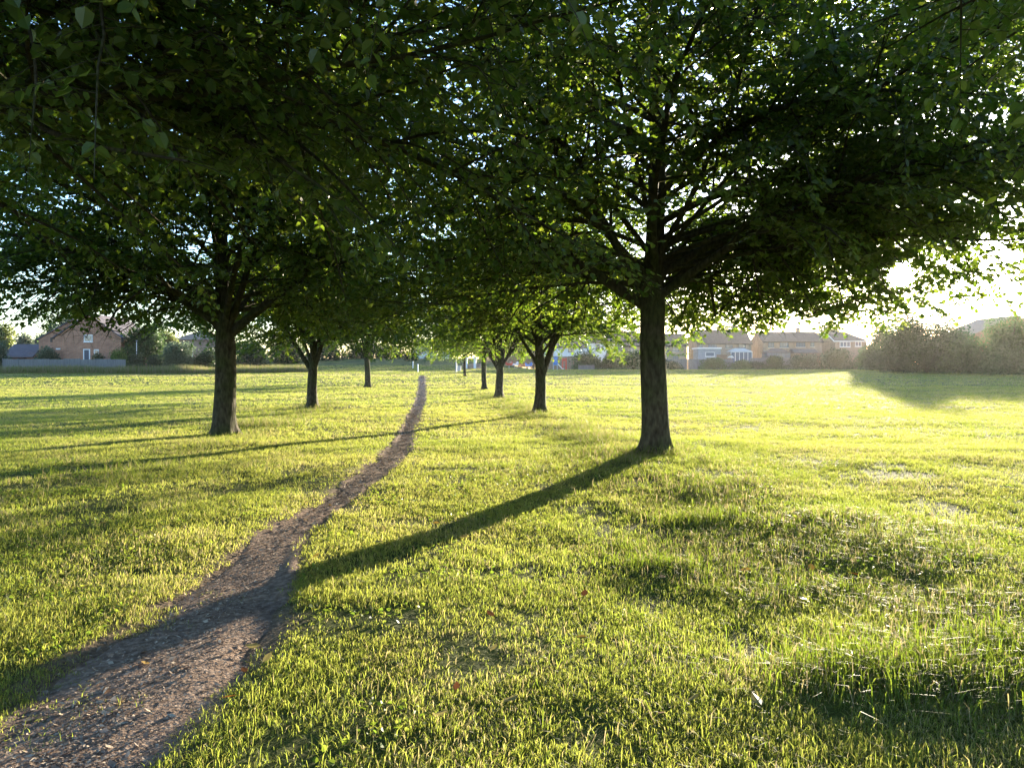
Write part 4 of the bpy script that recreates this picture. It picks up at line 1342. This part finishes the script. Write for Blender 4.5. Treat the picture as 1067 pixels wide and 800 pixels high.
def build_furniture():
    # play tower: blue panel, white slide, red frame
    Y = 117.0
    x = xat(583, Y)
    g = float(base_z(x, Y))
    root = thing('play_tower', 'blue-panelled play tower with white slide and red climbing frame', 'play tower', (x, Y, g))
    k = Y / F
    p = MB(); p.box(-6.3 * k, -2.0 * k, 0, 0.1, 0.75, zat(371.5, Y) - g); p.build('panel', M['blue'], root)
    p = MB()
    for dx in (-6.2, -2.1):
        p.box(dx * k - 0.05, dx * k + 0.05, 0.1, 0.2, 0, zat(371, Y) - g)
        p.box(dx * k - 0.05, dx * k + 0.05, 1.2, 1.3, 0, zat(371, Y) - g)
    p.box(-6.3 * k, -2.0 * k, 0.2, 1.2, 0.7, 0.78)
    p.build('platform', M['grey'], root)
    s = MB()
    s.prism([(-2.0 * k, 0.95), (-1.3 * k, 0.95), (3.2 * k, 0.22), (4.6 * k, 0.2), (4.6 * k, 0.12), (3.0 * k, 0.12), (-1.6 * k, 0.82), (-2.0 * k, 0.82)], 'y', -0.05, 0.55)
    s.build('slide', M['white'], root)
    f = MB()
    T = zat(373, Y) - g
    for dx in (3.4, 7.2):
        for yy in (0.0, 1.3):
            f.box(dx * k - 0.07, dx * k + 0.07, yy, yy + 0.14, 0, T)
    for z in (0.5, 1.0, 1.5, T - 0.1):
        f.box(3.4 * k + 0.07, 7.2 * k - 0.07, 0.02, 0.12, z - 0.05, z + 0.05)
    f.box(3.4 * k + 0.071, 7.2 * k - 0.071, 1.32, 1.42, T - 0.5, T - 0.05)
    f.build('climbing_frame', M['red'], root)
    # springy seats and a bench beyond the multi-stemmed trees
    def rider(px, Y, mat, label):
        x = xat(px, Y)
        g = float(base_z(x, Y))
        r = thing('spring_rider', label, 'play equipment', (x, Y, g), random.uniform(-0.6, 0.6), 'play equipment beyond the trees')
        c = MB()
        pts = [(0.10 * math.cos(a), 0.10 * math.sin(a), 0.06 * a / 2.2) for a in np.linspace(0, 6.28 * 2.6, 40)]
        c.tube(pts, [0.02] * 40, 6); c.build('spring', M['grey'], r)
        b = MB()
        b.prism([(-0.5, 0.48), (0.5, 0.48), (0.62, 0.85), (0.45, 1.1), (0.25, 0.8), (-0.35, 0.8), (-0.6, 1.0)], 'y', -0.14, 0.14); b.build('body', M[mat], r)
        h = MB(); h.tube([(0.3, -0.35, 0.95), (0.3, 0.35, 0.95)], [0.025, 0.025], 6); h.build('handle', M['white'], r)
    rider(530.5, 118, 'red', 'pink-red spring rider seen beside the vase-shaped tree')
    rider(536.5, 119, 'white', 'white spring rider between the red rider and the bench')
    rider(551, 119, 'blue', 'blue spring rider close to the twin-stemmed tree')
    Y = 121.0
    x = xat(543, Y)
    g = float(base_z(x, Y))
    b = thing('picnic_bench', 'low red-topped picnic bench between the spring riders', 'bench', (x, Y, g))
    q = MB(); q.box(-0.9, 0.9, -0.4, 0.4, 0.70, 0.76); q.build('table_top', M['red'], b)
    for yy in (-0.75, 0.75):
        q = MB(); q.box(-0.9, 0.9, yy - 0.14, yy + 0.14, 0.43, 0.48); q.build('seat', M['red'], b)
    for xx in (-0.65, 0.65):
        q = MB()
        q.prism([(-0.85, 0), (-0.75, 0), (-0.1, 0.695), (-0.25, 0.695)], 'x', xx - 0.04, xx + 0.04)
        q.prism([(0.85, 0), (0.75, 0), (0.1, 0.695), (0.25, 0.695)], 'x', xx - 0.04, xx + 0.04)
        q.box(xx - 0.045, xx + 0.045, -0.8, 0.8, 0.36, 0.425); q.build('leg', M['grey'], b)
    # white marker posts beyond the end of the path
    for px, top, bot, Y, lb in [(430.3, 383, 386.5, 112, 'short white post leaning by the end of the path, smaller of two'), (435.4, 384.5, 389.3, 100, 'white marker post upright just beyond the end of the path')]:
        x = xat(px, Y)
        g = float(base_z(x, Y))
        r = thing('marker_post', lb, 'post', (x, Y, g), 0, 'white posts beyond the path')
        m = MB(); m.tube([(0, 0, -0.1), (0, 0, 0.95)], [0.075, 0.07], 10); m.build('shaft', M['white'], r)
        m = MB(); m.tube([(0, 0, 0.953), (0, 0, 1.02), (0, 0, 1.05)], [0.085, 0.08, 0.03], 10); m.build('cap', M['white'], r)
    # thin white lamp post by the dark tree
    Y = 99.5
    x = xat(142.3, Y)
    g = float(base_z(x, Y))
    r = thing('lamp_post', 'thin white post in front of the large dark tree by the fence end', 'lamp post', (x, Y, g))
    T = zat(356, Y) - g
    m = MB(); m.tube([(0, 0, 0), (0, 0, 0.9), (0, 0, 0.95), (0, 0, T)], [0.09, 0.09, 0.055, 0.045], 10); m.build('column', M['white'], r)
    m = MB(); m.tube([(0, 0, T), (0, 0, T + 0.12), (0, 0, T + 0.2)], [0.07, 0.12, 0.05], 10); m.build('lantern', M['grey'], r)
    # tall grey post at the far end of the row
    Y = 101.0
    x = xat(475.3, Y)
    g = float(base_z(x, Y))
    r = thing('lamp_post', 'tall grey lamp post rising behind the farthest small row tree', 'lamp post', (x, Y, g))
    m = MB(); m.tube([(0, 0, 0), (0, 0, 1.2), (0, 0, 1.25), (0, 0, 5.8)], [0.10, 0.10, 0.07, 0.05], 10); m.build('column', M['grey'], r)
    m = MB(); m.tube([(0, 0, 5.8), (0, -0.3, 6.0), (0, -0.7, 6.02)], [0.05, 0.05, 0.08], 8); m.build('lantern', M['grey'], r)
    # pale block and low wall
    Y = 104.0
    x = xat(478, Y)
    g = float(base_z(x, Y))
    o = MB(); o.box(-0.3, 0.3, -0.3, 0.3, -0.1, 0.62); o.box(-0.34, 0.34, -0.34, 0.34, 0.623, 0.72)
    o = o.build('stone_block', M['stone'], bevel=0.03)
    o.location = (x, Y, g)
    tag(o, 'pale square stone block beside the farthest row tree', 'block')
    Y = 112.0
    x0, x1 = xat(482, Y), xat(501, Y)
    g = float(base_z(x0, Y))
    r = thing('garden_wall', 'low beige garden wall with two pale piers behind the farthest row tree', 'wall', ((x0 + x1) / 2, Y, g))
    a = (x1 - x0) / 2
    m = MB(); m.box(-a, a, 0, 0.25, -0.1, 0.75); m.build('wall', M['tan'], r)
    for s in (-0.6, 0.35):
        m = MB(); m.box(a * s - 0.18, a * s + 0.18, -0.08, 0.33, -0.1, 1.6); m.box(a * s - 0.23, a * s + 0.23, -0.13, 0.38, 1.603, 1.7); m.build('pier', M['white'], r)

    # cars
    def car(px, Y, rz, label):
        x = xat(px, Y)
        g = float(base_z(x, Y))
        r = thing('parked_car', label, 'car', (x, Y, g), rz, 'parked cars')
        b = MB()
        b.prism([(-2.05, 0.28), (2.05, 0.28), (2.12, 0.55), (2.05, 0.80), (1.1, 0.92), (-1.0, 0.95), (-1.95, 0.92), (-2.12, 0.7)], 'y', -0.86, 0.86); b.build('body', M['car'], r, bevel=0.06)
        c = MB()
        lo = [(-1.75, 0.93), (1.05, 0.93)]
        hi = [(-1.35, 1.45), (0.35, 1.45)]
        P = [(lo[0][0], -0.8, 0.93), (lo[1][0], -0.8, 0.93), (lo[1][0], 0.8, 0.93), (lo[0][0], 0.8, 0.93), (hi[0][0], -0.62, 1.42), (hi[1][0], -0.62, 1.42), (hi[1][0], 0.62, 1.42), (hi[0][0], 0.62, 1.42)]
        for q in ((0, 1, 5, 4), (1, 2, 6, 5), (2, 3, 7, 6), (3, 0, 4, 7)):
            c.poly([P[i] for i in q])
        c.build('glasshouse', M['glass'], r)
        t = MB(); t.box(-1.38, 0.38, -0.64, 0.64, 1.421, 1.48); t.build('roof', M['car'], r, bevel=0.03)
        for wx in (-1.3, 1.3):
            for wy in (-0.80, 0.80):
                m = MB(); m.tube([(wx, wy - 0.1, 0.32), (wx, wy + 0.1, 0.32)], [0.32, 0.32], 16); w = m.build('wheel', M['rubber'], r)
                m = MB(); m.tube([(wx, wy - 0.115, 0.32), (wx, wy + 0.115, 0.32)], [0.18, 0.18], 12); m.build('rim', M['grey'], w)
        for s in (-0.55, 0.55):
            m = MB(); m.box(2.09, 2.14, s - 0.18, s + 0.18, 0.58, 0.72); m.build('headlight', M['glass'], r)
    car(450.5, 156, 0.25, 'white car parked on the bank in front of the far pale house')
    car(13, 101.5, 0.1, 'white car parked behind the fence by the dark carport')
    # parasol in the terrace gardens
    Y = 141.5
    x = xat(760.3, Y)
    g = float(base_z(x, Y))
    r = thing('parasol', 'pale round garden parasol by the brown fence and conservatory', 'parasol', (x, Y, g))
    T = zat(369.5, Y) - g
    m = MB()
    n = 12
    ring = [(0.85 * math.cos(2 * math.pi * i / n), 0.85 * math.sin(2 * math.pi * i / n), T - 0.6) for i in range(n)]
    mid_ = [(0.5 * math.cos(2 * math.pi * i / n), 0.5 * math.sin(2 * math.pi * i / n), T - 0.2) for i in range(n)]
    for i in range(n):
        j = (i + 1) % n
        m.poly([ring[i], ring[j], mid_[j], mid_[i]])
        m.poly([mid_[i], mid_[j], (0, 0, T)])
    m.build('canopy', M['stone'], r)
    m = MB(); m.tube([(0, 0, 0), (0, 0, T - 0.05)], [0.03, 0.03], 8); m.build('pole', M['white'], r)


# ------------------------------------------------------------------ light, sky, air, camera
def build_world():
    w = bpy.data.worlds.new('World')
    scene.world = w
    w.use_nodes = True
    nt = w.node_tree
    nt.nodes.clear()
    out = N(nt, 'ShaderNodeOutputWorld')
    bg = N(nt, 'ShaderNodeBackground')
    sky = N(nt, 'ShaderNodeTexSky', sky_type='NISHITA')
    sky.sun_disc = False
    sky.sun_elevation = SUN_EL
    sky.sun_rotation = SUN_AZ
    sky.altitude = 50
    sky.air_density = 1.0
    sky.dust_density = 0.5
    sky.ozone_density = 2.5
    bg.inputs['Strength'].default_value = SKY
    tint = N(nt, 'ShaderNodeMix', data_type='RGBA', blend_type='MULTIPLY')
    tint.inputs['Factor'].default_value = 1
    tint.inputs[7].default_value = (0.98, 0.99, 1.10, 1)
    nt.links.new(sky.outputs[0], tint.inputs[6])
    nt.links.new(tint.outputs[2], bg.inputs['Color'])
    # the sun's disc and aureole as part of the sky
    geo = N(nt, 'ShaderNodeTexCoord')
    dot = N(nt, 'ShaderNodeVectorMath', operation='DOT_PRODUCT')
    dot.inputs[1].default_value = tuple(SUN)
    nt.links.new(geo.outputs['Generated'], dot.inputs[0])
    ac = N(nt, 'ShaderNodeMath', operation='ARCCOSINE')
    nt.links.new(dot.outputs['Value'], ac.inputs[0])
    mr = N(nt, 'ShaderNodeMapRange', interpolation_type='SMOOTHERSTEP')
    mr.inputs['From Min'].default_value = R(1.3)
    mr.inputs['From Max'].default_value = R(0.3)
    mr.inputs['To Min'].default_value = 0
    mr.inputs['To Max'].default_value = 40
    nt.links.new(ac.outputs[0], mr.inputs['Value'])
    mr2 = N(nt, 'ShaderNodeMapRange', interpolation_type='SMOOTHERSTEP')
    mr2.inputs['From Min'].default_value = R(16)
    mr2.inputs['From Max'].default_value = R(0.0)
    mr2.inputs['To Min'].default_value = 0
    mr2.inputs['To Max'].default_value = 1.2
    nt.links.new(ac.outputs[0], mr2.inputs['Value'])
    ad = N(nt, 'ShaderNodeMath', operation='ADD')
    nt.links.new(mr.outputs[0], ad.inputs[0])
    nt.links.new(mr2.outputs[0], ad.inputs[1])
    bg2 = N(nt, 'ShaderNodeBackground')
    bg2.inputs['Color'].default_value = (1.0, 0.93, 0.84, 1)
    nt.links.new(ad.outputs[0], bg2.inputs['Strength'])
    sm = N(nt, 'ShaderNodeAddShader')
    nt.links.new(bg.outputs[0], sm.inputs[0])
    nt.links.new(bg2.outputs[0], sm.inputs[1])
    nt.links.new(sm.outputs[0], out.inputs['Surface'])
    l = bpy.data.lights.new('sun', 'SUN')
    l.energy = SUN_W
    l.angle = R(0.5)
    l.color = (1.0, 0.86, 0.64)
    o = bpy.data.objects.new('sun', l)
    COL.objects.link(o)
    o.rotation_euler = Vector(SUN).to_track_quat('Z', 'Y').to_euler()


def build_haze():
    m, nt, out = new_mat('haze_air')
    v = N(nt, 'ShaderNodeVolumePrincipled')
    v.inputs['Color'].default_value = (1.0, 0.95, 0.88, 1)
    v.inputs['Density'].default_value = HAZE
    v.inputs['Anisotropy'].default_value = 0.6
    nt.links.new(v.outputs[0], out.inputs['Volume'])
    mb = MB()
    mb.box(-260, 260, -40, 235, -1.5, 22)
    o = mb.build('haze', m)
    tag(o, 'thin warm evening haze in the air over the field', 'haze', kind='stuff')


SKY, SUN_W, HAZE, EXPO = 0.15, 5.0, 0.00012, 2.35
build_ground()
build_grass()
build_long_grass()
build_weeds()
build_litter()
build_trees()
build_bushes()
build_buildings()
build_furniture()
build_world()
if HAZE > 0:
    build_haze()

cam = bpy.data.cameras.new('camera')
cam.sensor_width = 36
cam.lens = 36 * F / 1067.0
cam.shift_y = -(400 - HZ) / 1067.0
cam.clip_start = 0.05
cam.clip_end = 5000
co = bpy.data.objects.new('camera', cam)
COL.objects.link(co)
co.location = (0, 0, EYE)
co.rotation_euler = (R(90), 0, 0)
scene.camera = co

vs = scene.view_settings
vs.view_transform = 'Standard'
vs.look = 'None'
vs.exposure = EXPO
vs.gamma = 1
vs.use_curve_mapping = False
cy = scene.cycles
cy.max_bounces = 8
cy.diffuse_bounces = 4
cy.transmission_bounces = 6
cy.transparent_max_bounces = 8
cy.volume_bounces = 1
cy.use_denoising = True
cy.sample_clamp_indirect = 8
